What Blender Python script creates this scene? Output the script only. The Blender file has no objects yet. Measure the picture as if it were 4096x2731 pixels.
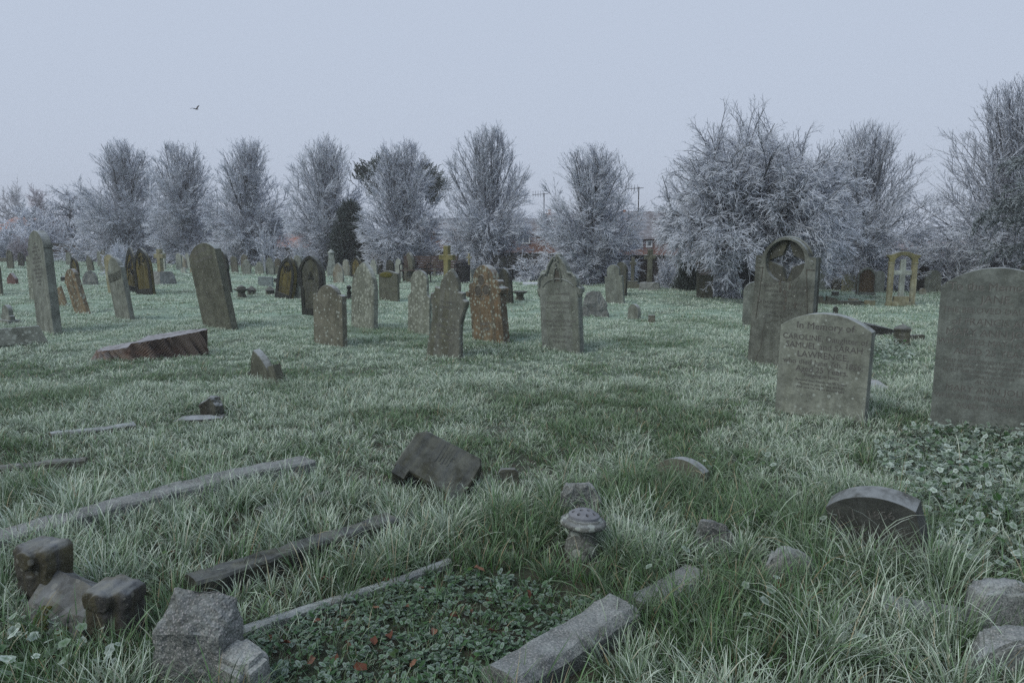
import bpy, bmesh, math, random
import numpy as np
from mathutils import Vector, Matrix, noise as mnoise

# ------------------------------------------------------------------ camera, sky, sun, exposure
SC = bpy.context.scene
COL = SC.collection
RAD = math.radians
PITCH, EYE, LENS = 7.9, 1.6, 26.0
cam_data = bpy.data.cameras.new('camera'); cam_data.lens = LENS; cam_data.sensor_width = 36
cam_data.clip_start = 0.05; cam_data.clip_end = 3000
cam = bpy.data.objects.new('camera', cam_data); COL.objects.link(cam)
cam.location = (0, 0, EYE); cam.rotation_euler = (RAD(90 - PITCH), 0, 0)
SC.camera = cam

SUN_EL, SUN_AZ = RAD(42), RAD(235)       # azimuth clockwise from +Y: light comes from the left, behind the camera
world = bpy.data.worlds.new('World'); SC.world = world; world.use_nodes = True
wn, wl = world.node_tree.nodes, world.node_tree.links
wn.clear()
w_out = wn.new('ShaderNodeOutputWorld'); w_bg = wn.new('ShaderNodeBackground'); w_bg.inputs['Strength'].default_value = 0.1
sky = wn.new('ShaderNodeTexSky'); sky.sky_type = 'NISHITA'; sky.sun_disc = False
sky.sun_elevation = SUN_EL; sky.sun_rotation = SUN_AZ; sky.air_density = 1.2; sky.dust_density = 6.0; sky.ozone_density = 1.0
w_mix = wn.new('ShaderNodeMix'); w_mix.data_type = 'RGBA'; w_mix.inputs[0].default_value = 0.96
w_mix.inputs[7].default_value = (3.95, 4.50, 5.50, 1)      # the flat pale cloud layer over the clear sky
wl.new(sky.outputs[0], w_mix.inputs[6]); wl.new(w_mix.outputs[2], w_bg.inputs[0]); wl.new(w_bg.outputs[0], w_out.inputs[0])
sun_d = bpy.data.lights.new('sun', 'SUN'); sun_d.energy = 1.15; sun_d.angle = RAD(40); sun_d.color = (1.0, 0.97, 0.86)
sun = bpy.data.objects.new('sun', sun_d); COL.objects.link(sun)
sdir = Vector((math.sin(SUN_AZ) * math.cos(SUN_EL), math.cos(SUN_AZ) * math.cos(SUN_EL), math.sin(SUN_EL)))
sun.rotation_euler = (-sdir).to_track_quat('-Z', 'Y').to_euler()
sun.location = sdir * 40
SC.view_settings.view_transform = 'Standard'; SC.view_settings.look = 'None'
SC.view_settings.exposure = 0.40; SC.view_settings.gamma = 1
SC.render.engine = 'CYCLES'
SC.cycles.max_bounces = 5; SC.cycles.diffuse_bounces = 4; SC.cycles.volume_bounces = 0
SC.cycles.use_adaptive_sampling = False; SC.cycles.use_denoising = False

# ------------------------------------------------------------------ geometry of the photograph
FPX = LENS / 36 * 4096
cp, sp_ = math.cos(RAD(PITCH)), math.sin(RAD(PITCH))
def ray(px, py):
    cx = (px - 2048) / FPX; cy = (1365.5 - py) / FPX
    return np.array((cx, cp + cy * sp_, -sp_ + cy * cp))
def project(P):
    x, y, z = P[0], P[1], P[2] - EYE
    d = y * cp - z * sp_
    return 2048 + FPX * x / d, 1365.5 - FPX * (y * sp_ + z * cp) / d
WX = np.array([-70, -34, -15, 0.5, 5.6, 12, 20, 60.]); WY = np.array([62, 52, 42.5, 29.6, 26.4, 24.6, 23.5, 20.])
def sstep(x, a, b):
    t = np.clip((x - a) / (b - a), 0, 1); return t * t * (3 - 2 * t)
def G(x, y):
    x = np.asarray(x, float); y = np.asarray(y, float)
    z = -0.007 * x * sstep(y, 8, 30)
    z = z + 0.022 * np.sin(1.3 * x + 0.6 * y + 1) * np.sin(0.8 * x - 1.1 * y + 2.1) + 0.012 * np.sin(2.9 * x - 0.7 * y) * np.sin(2.3 * y + 1.7)
    yw = np.interp(x, WX, WY)
    return z - 3.0 * sstep(y - yw, 1.2, 9)
def gpt(px, py):
    d = ray(px, py); o = np.array((0, 0, EYE))
    t = np.arange(0.5, 62, 0.05)
    pts = o + t[:, None] * d
    below = np.nonzero((pts[:, 2] < G(pts[:, 0], pts[:, 1])) | (pts[:, 1] > np.interp(pts[:, 0], WX, WY) - .45))[0]
    i = below[0] if len(below) else len(t) - 1
    lo, hi = t[max(i - 1, 0)], t[i]
    for _ in range(18):
        m = (lo + hi) / 2; p = o + m * d
        if p[2] < G(p[0], p[1]) or p[1] > np.interp(p[0], WX, WY) - .45: hi = m
        else: lo = m
    p = o + hi * d
    return Vector((p[0], p[1], float(G(p[0], p[1]))))
def at(px, py, D):                       # point on the pixel's ray at forward distance D
    d = ray(px, py); return Vector(d * (D / d[1])) + Vector((0, 0, EYE))
def ppm(P): return FPX / (P[1] * cp - (P[2] - EYE) * sp_)
def top_z(P, px, py):
    d = ray(px, py); return EYE + d[2] * (math.hypot(P[0], P[1]) / math.hypot(d[0], d[1]))

# ------------------------------------------------------------------ object helpers
def tag(o, label=None, cat=None, group=None, kind=None):
    if label: o['label'] = label
    if cat: o['category'] = cat
    if group: o['group'] = group
    if kind: o['kind'] = kind
    return o
def empty(name, loc, rz=0):
    o = bpy.data.objects.new(name, None); COL.objects.link(o); o.location = loc; o.rotation_euler = (0, 0, rz); o.empty_display_size = .1
    return o
def link(name, me, parent=None, loc=None, rz=0):
    o = bpy.data.objects.new(name, me); COL.objects.link(o)
    if parent: o.parent = parent
    if loc is not None: o.location = loc
    if rz: o.rotation_euler = (0, 0, rz)
    return o
def from_bm(name, bm, mats, smooth=False):
    me = bpy.data.meshes.new(name); bm.to_mesh(me); bm.free()
    for m in (mats if isinstance(mats, (list, tuple)) else [mats]): me.materials.append(m)
    if smooth:
        me.polygons.foreach_set('use_smooth', [True] * len(me.polygons))
    return me
def np_mesh(name, V, quads=None, tris=None, mat=None, attrs=None, colors=None, smooth=True):
    me = bpy.data.meshes.new(name)
    nq = 0 if quads is None else len(quads); nt = 0 if tris is None else len(tris)
    me.vertices.add(len(V)); me.vertices.foreach_set('co', np.ascontiguousarray(V, np.float32).ravel())
    idx = np.concatenate([a.ravel() for a in (quads, tris) if a is not None]).astype(np.int32)
    me.loops.add(len(idx)); me.loops.foreach_set('vertex_index', idx)
    starts = np.concatenate([np.arange(nq) * 4, nq * 4 + np.arange(nt) * 3]).astype(np.int32)
    me.polygons.add(nq + nt); me.polygons.foreach_set('loop_start', starts)
    if smooth: me.polygons.foreach_set('use_smooth', np.ones(nq + nt, bool))
    me.update(calc_edges=True)
    for k, v in (attrs or {}).items():
        a = me.attributes.new(k, 'FLOAT', 'POINT'); a.data.foreach_set('value', np.ascontiguousarray(v, np.float32))
    if colors is not None:
        c = np.ones((len(V), 4), np.float32); c[:, :3] = colors
        a = me.attributes.new('col', 'FLOAT_COLOR', 'POINT'); a.data.foreach_set('color', c.ravel())
    if mat: me.materials.append(mat)
    return me
def box(bm, x0, x1, y0, y1, z0, z1, mi=0):
    v = [bm.verts.new(p) for p in ((x0, y0, z0), (x1, y0, z0), (x1, y1, z0), (x0, y1, z0), (x0, y0, z1), (x1, y0, z1), (x1, y1, z1), (x0, y1, z1))]
    for f in ((0, 3, 2, 1), (4, 5, 6, 7), (0, 1, 5, 4), (1, 2, 6, 5), (2, 3, 7, 6), (3, 0, 4, 7)):
        bm.faces.new([v[i] for i in f]).material_index = mi
    return v
def bar(bm, a, b, r, n=6, r2=None, mi=0):
    a, b = Vector(a), Vector(b); d = (b - a).normalized(); u = d.orthogonal().normalized(); w = d.cross(u)
    r2 = r if r2 is None else r2
    A = [bm.verts.new(a + (u * math.cos(2 * math.pi * i / n) + w * math.sin(2 * math.pi * i / n)) * r) for i in range(n)]
    B = [bm.verts.new(b + (u * math.cos(2 * math.pi * i / n) + w * math.sin(2 * math.pi * i / n)) * r2) for i in range(n)]
    for i in range(n):
        bm.faces.new((A[i], A[(i + 1) % n], B[(i + 1) % n], B[i])).material_index = mi
    bm.faces.new(A[::-1]).material_index = mi; bm.faces.new(B).material_index = mi
def tube(bm, pts, r, n=6, mi=0):
    for a, b in zip(pts, pts[1:]): bar(bm, a, b, r, n, mi=mi)
def lathe(bm, prof, n=24, cx=0, cy=0, mi=0):
    rings = []
    for r, z in prof:
        rings.append([bm.verts.new((cx + r * math.cos(2 * math.pi * i / n), cy + r * math.sin(2 * math.pi * i / n), z)) for i in range(n)])
    for A, B in zip(rings, rings[1:]):
        for i in range(n): bm.faces.new((A[i], A[(i + 1) % n], B[(i + 1) % n], B[i])).material_index = mi
    bm.faces.new(rings[0][::-1]).material_index = mi; bm.faces.new(rings[-1]).material_index = mi
def prism(bm, outline, y0, y1, holes=(), bevel=0.0, mi=0, wall_mi=None):
    """outline: [(x, z)] counter-clockwise seen from -Y; solid from y0 (front) to y1 (back)."""
    b2 = bmesh.new(); edges = []
    for loop in [outline] + list(holes):
        vs = [b2.verts.new((x, y0, z)) for x, z in loop]
        for i in range(len(vs)): edges.append(b2.edges.new((vs[i], vs[(i + 1) % len(vs)])))
    res = bmesh.ops.triangle_fill(b2, use_beauty=True, edges=edges)
    faces = list(b2.faces)
    ex = bmesh.ops.extrude_face_region(b2, geom=faces)
    bmesh.ops.translate(b2, verts=[g for g in ex['geom'] if isinstance(g, bmesh.types.BMVert)], vec=(0, y1 - y0, 0))
    bmesh.ops.recalc_face_normals(b2, faces=b2.faces)
    if bevel > 0:
        rim = [e for e in b2.edges if len(e.link_faces) == 2 and abs(e.verts[0].co.y - e.verts[1].co.y) < 1e-6 and e.calc_face_angle(0) > 1.2]
        bmesh.ops.bevel(b2, geom=rim, offset=bevel, segments=1, affect='EDGES', clamp_overlap=True)
    b2.verts.index_update()
    vm = [bm.verts.new(v.co) for v in b2.verts]
    for f in b2.faces:
        try: nf = bm.faces.new([vm[v.index] for v in f.verts])
        except ValueError: continue
        nf.material_index = mi
    b2.free()
CLOUD = {}
def erode(o, voxel=.012, smooth=4, amp=.012, size=.08):
    """round off and roughen a stone: voxel remesh, smoothing, cloud displacement"""
    m = o.modifiers.new('remesh', 'REMESH'); m.mode = 'VOXEL'; m.voxel_size = voxel; m.use_smooth_shade = True
    m = o.modifiers.new('smooth', 'SMOOTH'); m.iterations = smooth; m.factor = .5
    for k, (sz, a) in enumerate(((size, amp), (size * .3, amp * .45))):
        if sz not in CLOUD: t = bpy.data.textures.new('clouds', 'CLOUDS'); t.noise_scale = sz; t.noise_depth = 3; CLOUD[sz] = t
        m = o.modifiers.new('rough', 'DISPLACE'); m.texture = CLOUD[sz]; m.strength = a; m.mid_level = .5
    return o
def jitter(bm, amp, scale, seed=0, vs=None):
    off = Vector((seed * 3.1, seed * 1.7, seed * 5.3))
    for v in (vs or bm.verts):
        v.co += mnoise.noise_vector(v.co * scale + off) * amp

# ------------------------------------------------------------------ materials
MATS = {}
def new_mat(name):
    m = bpy.data.materials.new(name); m.use_nodes = True; nt = m.node_tree; nt.nodes.clear()
    out = nt.nodes.new('ShaderNodeOutputMaterial'); MATS[name] = m
    return m, nt, out
class NB:
    def __init__(s, nt): s.nt = nt
    def n(s, t, **kw):
        nd = s.nt.nodes.new(t)
        for k, v in kw.items():
            if k.startswith('_'): setattr(nd, k[1:], v)
            else: nd.inputs[k].default_value = v
        return nd
    def l(s, a, b): s.nt.links.new(a, b)
    def math(s, op, a, b=None, clamp=False):
        nd = s.nt.nodes.new('ShaderNodeMath'); nd.operation = op; nd.use_clamp = clamp
        for i, v in enumerate((a, b)):
            if v is None: continue
            if isinstance(v, (int, float)): nd.inputs[i].default_value = v
            else: s.l(v, nd.inputs[i])
        return nd.outputs[0]
    def mix(s, fac, a, b, mode='MIX'):
        nd = s.nt.nodes.new('ShaderNodeMix'); nd.data_type = 'RGBA'; nd.blend_type = mode
        for i, v in ((0, fac), (6, a), (7, b)):
            if isinstance(v, (int, float)): nd.inputs[i].default_value = v
            elif isinstance(v, tuple): nd.inputs[i].default_value = (*v, 1) if len(v) == 3 else v
            else: s.l(v, nd.inputs[i])
        return nd.outputs[2]
    def ramp(s, v, a, b):
        nd = s.nt.nodes.new('ShaderNodeMapRange'); nd.interpolation_type = 'SMOOTHSTEP'
        nd.inputs[1].default_value = a; nd.inputs[2].default_value = b; s.l(v, nd.inputs[0])
        return nd.outputs[0]
    def coords(s, sc=(1, 1, 1), rnd=True):
        tc = s.n('ShaderNodeTexCoord'); mp = s.n('ShaderNodeMapping'); mp.inputs['Scale'].default_value = sc
        s.l(tc.outputs['Object'], mp.inputs['Vector'])
        if rnd:
            oi = s.n('ShaderNodeObjectInfo'); m = s.math('MULTIPLY', oi.outputs['Random'], 37.0)
            s.l(m, mp.inputs['Location'])
        return mp.outputs[0]
    def noise(s, vec, scale, detail=4, rough=.55):
        nd = s.n('ShaderNodeTexNoise'); nd.inputs['Scale'].default_value = scale; nd.inputs['Detail'].default_value = detail
        nd.inputs['Roughness'].default_value = rough; s.l(vec, nd.inputs['Vector']); return nd.outputs[0]
    def voro(s, vec, scale):
        nd = s.n('ShaderNodeTexVoronoi'); nd.inputs['Scale'].default_value = scale; s.l(vec, nd.inputs['Vector']); return nd.outputs['Distance']
FROST = (.62, .68, .76)
def stone_mat(name, c1, c2, lichen=0.0, lcol=(.42, .43, .40), streak=None, samt=.6, speck=0.0, frost=.75, bump=.35, rough=.9, damp=None):
    m, nt, out = new_mat(name); b = NB(nt)
    v = b.coords()
    big = b.ramp(b.noise(v, 2.6, 5), .32, .68); fine = b.noise(v, 38, 4, .7); mid = b.noise(v, 9, 5, .65)
    col = b.mix(big, c1, c2)
    if streak:
        sv = b.coords((9, 9, .7)); st = b.ramp(b.noise(sv, 1.0, 4, .65), .42, .62)
        col = b.mix(b.math('MULTIPLY', st, samt), col, streak)
    if damp:
        col = b.mix(b.math('MULTIPLY', b.ramp(b.noise(v, 1.4, 4), .5, .7), .8), col, damp)
    col = b.mix(b.ramp(mid, .3, .75), b.mix(.45, col, tuple(x * .5 for x in c1)), col)
    col = b.mix(.75, col, b.mix(fine, (.25, .25, .25), (1.65, 1.65, 1.65)), 'MULTIPLY'); col = b.mix(.7, col, b.mix(b.ramp(b.noise(v, 5.5, 6, .7), .3, .7), (.55, .55, .55), (1.3, 1.3, 1.3)), 'MULTIPLY')
    if speck:
        sp = b.voro(v, 130); col = b.mix(b.math('MULTIPLY', b.ramp(sp, .55, .3), speck), col, (.04, .04, .045))
        sp2 = b.voro(b.coords((1.1, .9, 1)), 90); col = b.mix(b.math('MULTIPLY', b.ramp(sp2, .42, .2), speck * .7), col, (.48, .46, .46))
    if lichen > 0:
        d = b.voro(v, 15); thr = b.math('MULTIPLY', b.noise(v, 5, 2), lichen * .85)
        spot = b.math('LESS_THAN', d, thr)
        d2 = b.voro(b.coords((1.3, 1, 1.2)), 42); spot2 = b.math('LESS_THAN', d2, b.math('MULTIPLY', b.noise(v, 4, 2), lichen * .6))
        col = b.mix(b.math('MULTIPLY', spot, .75), col, lcol); col = b.mix(b.math('MULTIPLY', spot2, .55), col, tuple(x * .85 for x in lcol))
    ge = b.n('ShaderNodeNewGeometry'); sx = b.n('ShaderNodeSeparateXYZ'); b.l(ge.outputs['Normal'], sx.inputs[0])
    fr = b.math('MULTIPLY', b.ramp(sx.outputs[2], .35, .95), b.ramp(mid, .25, .6))
    col = b.mix(b.math('MULTIPLY', fr, frost), col, (.36, .40, .43))
    bs = b.n('ShaderNodeBsdfPrincipled', Roughness=rough); bs.inputs['Specular IOR Level'].default_value = .25
    b.l(col, bs.inputs['Base Color'])
    bp = b.n('ShaderNodeBump', Strength=bump, Distance=.012); b.l(b.math('ADD', mid, b.math('MULTIPLY', fine, .6)), bp.inputs['Height']); b.l(bp.outputs[0], bs.inputs['Normal'])
    b.l(bs.outputs[0], out.inputs[0]); return m
def plain_mat(name, c1, c2=None, scale=8, rough=.8, bump=0, metal=0, spec=.3):
    m, nt, out = new_mat(name); b = NB(nt); v = b.coords()
    bs = b.n('ShaderNodeBsdfPrincipled', Roughness=rough, Metallic=metal); bs.inputs['Specular IOR Level'].default_value = spec
    n = b.noise(v, scale, 5, .6); b.l(b.mix(b.ramp(n, .3, .7), c1, c2 or tuple(x * .7 for x in c1)), bs.inputs['Base Color'])
    if bump:
        bp = b.n('ShaderNodeBump', Strength=bump, Distance=.02); b.l(n, bp.inputs['Height']); b.l(bp.outputs[0], bs.inputs['Normal'])
    b.l(bs.outputs[0], out.inputs[0]); return m
stone_mat('stone_grey', (0.174, 0.192, 0.168), (0.230, 0.254, 0.224), .25, streak=(0.114, 0.125, 0.100), samt=.55)
stone_mat('stone_brown', (0.126, 0.121, 0.091), (0.166, 0.166, 0.133), .3, streak=(0.073, 0.075, 0.058), samt=.6)
stone_mat('stone_rust', (0.170, 0.117, 0.066), (0.221, 0.179, 0.116), .75, lcol=(0.275, 0.308, 0.262), streak=(0.093, 0.096, 0.079), samt=.8)
stone_mat('stone_speckled', (0.150, 0.147, 0.113), (0.197, 0.197, 0.157), .55, lcol=(0.316, 0.350, 0.315), streak=(0.102, 0.107, 0.079))
stone_mat('stone_shield', (0.133, 0.140, 0.119), (0.168, 0.175, 0.150), .45, lcol=(0.272, 0.308, 0.284), streak=(0.099, 0.101, 0.057), samt=.6)
stone_mat('stone_lichen', (0.190, 0.206, 0.170), (0.264, 0.289, 0.247), .8, lcol=(0.318, 0.348, 0.301), streak=(0.141, 0.155, 0.117))
stone_mat('stone_olive', (0.115, 0.122, 0.094), (0.147, 0.157, 0.124), .2, streak=(0.068, 0.073, 0.055), damp=(0.135, 0.129, 0.103))
stone_mat('stone_dark', (0.031, 0.034, 0.031), (0.056, 0.062, 0.055), .1, streak=(0.088, 0.086, 0.058), samt=.5)
stone_mat('stone_black', (0.025, 0.028, 0.028), (0.044, 0.047, 0.045), .0, streak=(0.063, 0.068, 0.044), samt=.35, frost=.35)
stone_mat('stone_yellow', (0.145, 0.120, 0.040), (0.102, 0.092, 0.042), .1, streak=(0.043, 0.042, 0.026), samt=.9)
stone_mat('stone_cross_yellow', (0.232, 0.215, 0.095), (0.194, 0.189, 0.104), .1, streak=(0.124, 0.120, 0.069))
stone_mat('stone_buff', (0.275, 0.266, 0.172), (0.327, 0.337, 0.253), .2, streak=(0.220, 0.182, 0.090), samt=.6)
stone_mat('stone_pale', (0.302, 0.334, 0.300), (0.364, 0.406, 0.370), .2, streak=(0.202, 0.220, 0.185))
stone_mat('stone_pale_brown', (0.318, 0.344, 0.300), (0.190, 0.159, 0.113), .2, streak=(0.163, 0.147, 0.109), samt=.5)
stone_mat('stone_red_brown', (0.095, 0.069, 0.041), (0.133, 0.098, 0.057), .15, streak=(0.056, 0.045, 0.032))
stone_mat('stone_slate', (0.156, 0.194, 0.201), (0.180, 0.220, 0.225), 0, rough=.6)
stone_mat('stone_red_granite', (0.131, 0.055, 0.040), (0.102, 0.045, 0.038), 0, speck=.5, rough=.5)
stone_mat('granite', (0.216, 0.237, 0.225), (0.277, 0.303, 0.287), .1, speck=.55, bump=.5, frost=.25)
stone_mat('granite_rough', (0.177, 0.194, 0.184), (0.248, 0.271, 0.257), .15, speck=.55, bump=1.0, frost=.2)
stone_mat('granite_pale', (0.295, 0.324, 0.307), (0.350, 0.385, 0.364), 0, speck=.55, bump=.5, frost=.5)
stone_mat('stone_jane', (0.156, 0.176, 0.161), (0.184, 0.208, 0.192), .22, lcol=(0.222, 0.251, 0.228), streak=(0.120, 0.134, 0.117), samt=.5, damp=(0.131, 0.148, 0.130))
stone_mat('stone_caroline', (0.223, 0.245, 0.211), (0.265, 0.293, 0.252), .42, lcol=(0.322, 0.363, 0.332), streak=(0.170, 0.185, 0.146), samt=.5)
stone_mat('stone_star', (0.130, 0.141, 0.122), (0.185, 0.203, 0.179), .2, streak=(0.080, 0.087, 0.073), samt=.6, damp=(0.220, 0.244, 0.222), bump=.6)
stone_mat('stone_frosty', (0.181, 0.201, 0.179), (0.226, 0.249, 0.226), .35, lcol=(0.290, 0.322, 0.285), streak=(0.120, 0.137, 0.099), samt=.5)
stone_mat('stone_weathered', (0.066, 0.070, 0.057), (0.096, 0.102, 0.089), .25, streak=(0.103, 0.104, 0.056), samt=.4, frost=.3)
stone_mat('stone_footstone', (0.075, 0.082, 0.077), (0.100, 0.107, 0.096), .1, streak=(0.060, 0.066, 0.059), bump=.5, frost=.5)
stone_mat('stone_marker', (.055, .055, .052), (.085, .085, .08), .55, lcol=(.15, .15, .13), streak=(.10, .09, .035), samt=.6, frost=.35, bump=.8)
stone_mat('stone_vase', (0.127, 0.137, 0.123), (0.212, 0.232, 0.211), .75, lcol=(0.318, 0.356, 0.327), streak=(0.063, 0.071, 0.064), speck=.3, frost=.3, bump=.8)
plain_mat('incised', (.06, .06, .055), (.085, .085, .078), 30)  # dark colour painting the shade of cut letters; also the bin liner
plain_mat('incised_faint', (.075, .077, .072), (.105, .105, .095), 30)  # fainter painted shade for cut letters
plain_mat('incised_light', (.25, .255, .24), (.21, .215, .20), 30)  # painted lit edge beside cut letters; plain pale letters on the grave post
plain_mat('recess_dark', (.05, .048, .04), (.10, .095, .08), 14, bump=.6)  # painted shade of carved recesses and lid holes; also crack and face marks
plain_mat('moss', (.055, .065, .012), (.12, .10, .015), 40, bump=1)
stone_mat('stone_mossy_black', (0.032, 0.036, 0.032), (0.054, 0.060, 0.051), .15, lcol=(0.134, 0.138, 0.086), streak=(0.092, 0.093, 0.055), samt=.7, frost=.2, bump=.8)
plain_mat('black_iron', (.018, .018, .02), (.03, .03, .034), 20, rough=.5)
plain_mat('bench_wood', (.06, .04, .035), (.10, .075, .065), 12)
plain_mat('grey_metal', (.20, .21, .23), (.15, .16, .18), 25, rough=.6)
plain_mat('white_frame', (.72, .74, .76), (.66, .68, .70), 3)
plain_mat('window_glass', (.07, .085, .10), (.13, .15, .17), 2, rough=.15, spec=.6)
plain_mat('bird_feathers', (.012, .012, .014), (.025, .025, .028), 8)
plain_mat('red_paint', (.40, .02, .04), (.33, .02, .04), 4)
plain_mat('leaf_brown', (.13, .048, .026), (.07, .03, .02), 30)
plain_mat('leaf_tan', (.24, .13, .085), (.17, .09, .06), 30)
plain_mat('bark', (.030, .027, .026), (.055, .05, .048), 9, bump=.8)
plain_mat('chimney_pot', (.26, .10, .05), (.20, .08, .045), 6)
plain_mat('frost_sheet', (.62, .66, .72), (.50, .55, .60), 9)
def brick_mat(name, c1, c2, mortar, scale=1.0):
    m, nt, out = new_mat(name); b = NB(nt); tc = b.n('ShaderNodeTexCoord'); mp = b.n('ShaderNodeMapping')
    mp.inputs['Rotation'].default_value = (RAD(90), 0, 0); b.l(tc.outputs['Object'], mp.inputs['Vector'])
    br = b.n('ShaderNodeTexBrick', Scale=scale); br.inputs['Color1'].default_value = (*c1, 1); br.inputs['Color2'].default_value = (*c2, 1); br.inputs['Mortar'].default_value = (*mortar, 1)
    br.inputs['Brick Width'].default_value = .22; br.inputs['Row Height'].default_value = .075; br.inputs['Mortar Size'].default_value = .008
    b.l(mp.outputs[0], br.inputs['Vector'])
    bs = b.n('ShaderNodeBsdfPrincipled', Roughness=.9); col = b.mix(.6, br.outputs[0], b.mix(b.noise(b.coords(), 1.7, 5, .7), (.4, .4, .4), (1.5, 1.5, 1.5)), 'MULTIPLY')
    b.l(col, bs.inputs['Base Color']); b.l(bs.outputs[0], out.inputs[0]); return m
brick_mat('brick_red', (.25, .125, .105), (.19, .09, .08), (.32, .28, .25))
brick_mat('brick_orange', (.26, .11, .075), (.21, .09, .065), (.3, .2, .15))
brick_mat('brick_dark', (.045, .034, .03), (.025, .022, .021), (.075, .068, .064))
def roof_mat(name, c1, c2, frost):
    m, nt, out = new_mat(name); b = NB(nt); tc = b.n('ShaderNodeTexCoord'); sx = b.n('ShaderNodeSeparateXYZ'); b.l(tc.outputs['Object'], sx.inputs[0])
    row = b.math('FRACT', b.math('MULTIPLY', sx.outputs[2], 5.0)); n = b.noise(b.coords(), 6, 5, .7)
    col = b.mix(b.ramp(n, .3, .7), c1, c2); col = b.mix(b.math('MULTIPLY', b.math('LESS_THAN', row, .22), .6), col, tuple(x * .4 for x in c1))
    col = b.mix(b.math('MULTIPLY', b.ramp(b.noise(b.coords(), 2.2, 4), .35, .7), frost), col, (.45, .48, .54))
    bs = b.n('ShaderNodeBsdfPrincipled', Roughness=.9); b.l(col, bs.inputs['Base Color']); b.l(bs.outputs[0], out.inputs[0]); return m
roof_mat('roof_slate', (.10, .095, .105), (.15, .14, .15), .4)
roof_mat('roof_orange', (.32, .13, .08), (.25, .10, .065), .30)
roof_mat('roof_pale', (.24, .18, .18), (.30, .24, .24), .5)
def twig_mat(name, bark, frost):
    m, nt, out = new_mat(name); b = NB(nt); a = b.n('ShaderNodeAttribute', _attribute_name='frost'); ge = b.n('ShaderNodeNewGeometry')
    sx = b.n('ShaderNodeSeparateXYZ'); b.l(ge.outputs['Normal'], sx.inputs[0])
    up = b.ramp(sx.outputs[2], -.6, .75); f = b.math('MULTIPLY', a.outputs['Fac'], b.math('ADD', b.math('MULTIPLY', up, .5), .5), True)
    bs = b.n('ShaderNodeBsdfDiffuse'); b.l(b.mix(f, bark, frost), bs.inputs[0]); b.l(bs.outputs[0], out.inputs[0]); return m
twig_mat('frosted_twig', (.024, .025, .029), (.74, .80, .90))
twig_mat('frosted_twig_brown', (.085, .06, .06), (.58, .57, .64))
twig_mat('frosted_twig_grey', (.06, .062, .068), (.60, .63, .70))
twig_mat('frosted_needle', (.016, .028, .024), (.42, .48, .52))
twig_mat('evergreen_needle', (.016, .028, .020), (.26, .31, .31))
def col_mat(name, transl=.25):
    m, nt, out = new_mat(name); b = NB(nt); a = b.n('ShaderNodeAttribute', _attribute_name='col')
    d = b.n('ShaderNodeBsdfDiffuse'); t = b.n('ShaderNodeBsdfTranslucent'); mx = b.n('ShaderNodeMixShader'); mx.inputs[0].default_value = transl
    b.l(a.outputs['Color'], d.inputs[0]); b.l(a.outputs['Color'], t.inputs[0]); b.l(d.outputs[0], mx.inputs[1]); b.l(t.outputs[0], mx.inputs[2]); b.l(mx.outputs[0], out.inputs[0]); return m
col_mat('grass_blade'); col_mat('leafy')
def ground_mat():
    m, nt, out = new_mat('soil'); b = NB(nt); v = b.coords(rnd=False)
    n1 = b.noise(v, .8, 5); n2 = b.noise(v, 12, 6, .7)
    col = b.mix(b.ramp(n1, .35, .65), (.022, .034, .016), (.035, .042, .024)); col = b.mix(b.ramp(n2, .45, .7), col, (.05, .036, .026))
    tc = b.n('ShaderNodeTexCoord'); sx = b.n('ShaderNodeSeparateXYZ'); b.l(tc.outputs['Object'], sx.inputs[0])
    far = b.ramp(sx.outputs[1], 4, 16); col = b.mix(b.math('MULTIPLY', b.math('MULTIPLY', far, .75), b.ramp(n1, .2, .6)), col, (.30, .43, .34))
    bs = b.n('ShaderNodeBsdfPrincipled', Roughness=.95); b.l(col, bs.inputs['Base Color'])
    bp = b.n('ShaderNodeBump', Strength=.7, Distance=.03); b.l(n2, bp.inputs['Height']); b.l(bp.outputs[0], bs.inputs['Normal']); b.l(bs.outputs[0], out.inputs[0])
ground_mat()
def wood_mat():
    m, nt, out = new_mat('stump_wood'); b = NB(nt)
    a = b.n('ShaderNodeAttribute', _attribute_name='grain'); n = b.noise(b.coords(), 5, 4)
    col = b.mix(b.ramp(a.outputs['Fac'], .25, .8), (.03, .02, .016), (.15, .115, .09)); col = b.mix(b.ramp(n, .5, .75), col, (.085, .045, .03))
    ge = b.n('ShaderNodeNewGeometry'); sx = b.n('ShaderNodeSeparateXYZ'); b.l(ge.outputs['Normal'], sx.inputs[0])
    col = b.mix(b.math('MULTIPLY', b.ramp(sx.outputs[2], .55, .9), b.ramp(b.noise(b.coords(), 9, 4), .2, .6)), col, (.27, .28, .30))
    bs = b.n('ShaderNodeBsdfPrincipled', Roughness=.8); b.l(col, bs.inputs['Base Color']); b.l(bs.outputs[0], out.inputs[0])
wood_mat()
M = MATS

# ------------------------------------------------------------------ ground, to the horizon
def build_ground():
    ys = np.concatenate([np.arange(-6, 14, .12), np.arange(14, 60, .5), np.arange(60, 130, 4), [150, 200, 230]])
    xs = np.concatenate([[-200, -150, -100], np.arange(-80, -14, 1.5), np.arange(-14, 14, .14), np.arange(14, 80, 1.5), [100, 150, 200]])
    X, Y = np.meshgrid(xs, ys); Z = G(X, Y)
    V = np.stack([X, Y, Z], -1).reshape(-1, 3); nx, ny = len(xs), len(ys)
    i = (np.arange(ny - 1)[:, None] * nx + np.arange(nx - 1)[None]).ravel()
    q = np.stack([i, i + 1, i + nx + 1, i + nx], 1)
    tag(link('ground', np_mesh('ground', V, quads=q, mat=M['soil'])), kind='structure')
build_ground()

FOOT = []        # footprints (x, y, rotation, half width, half depth) that grass must not root in
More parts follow.
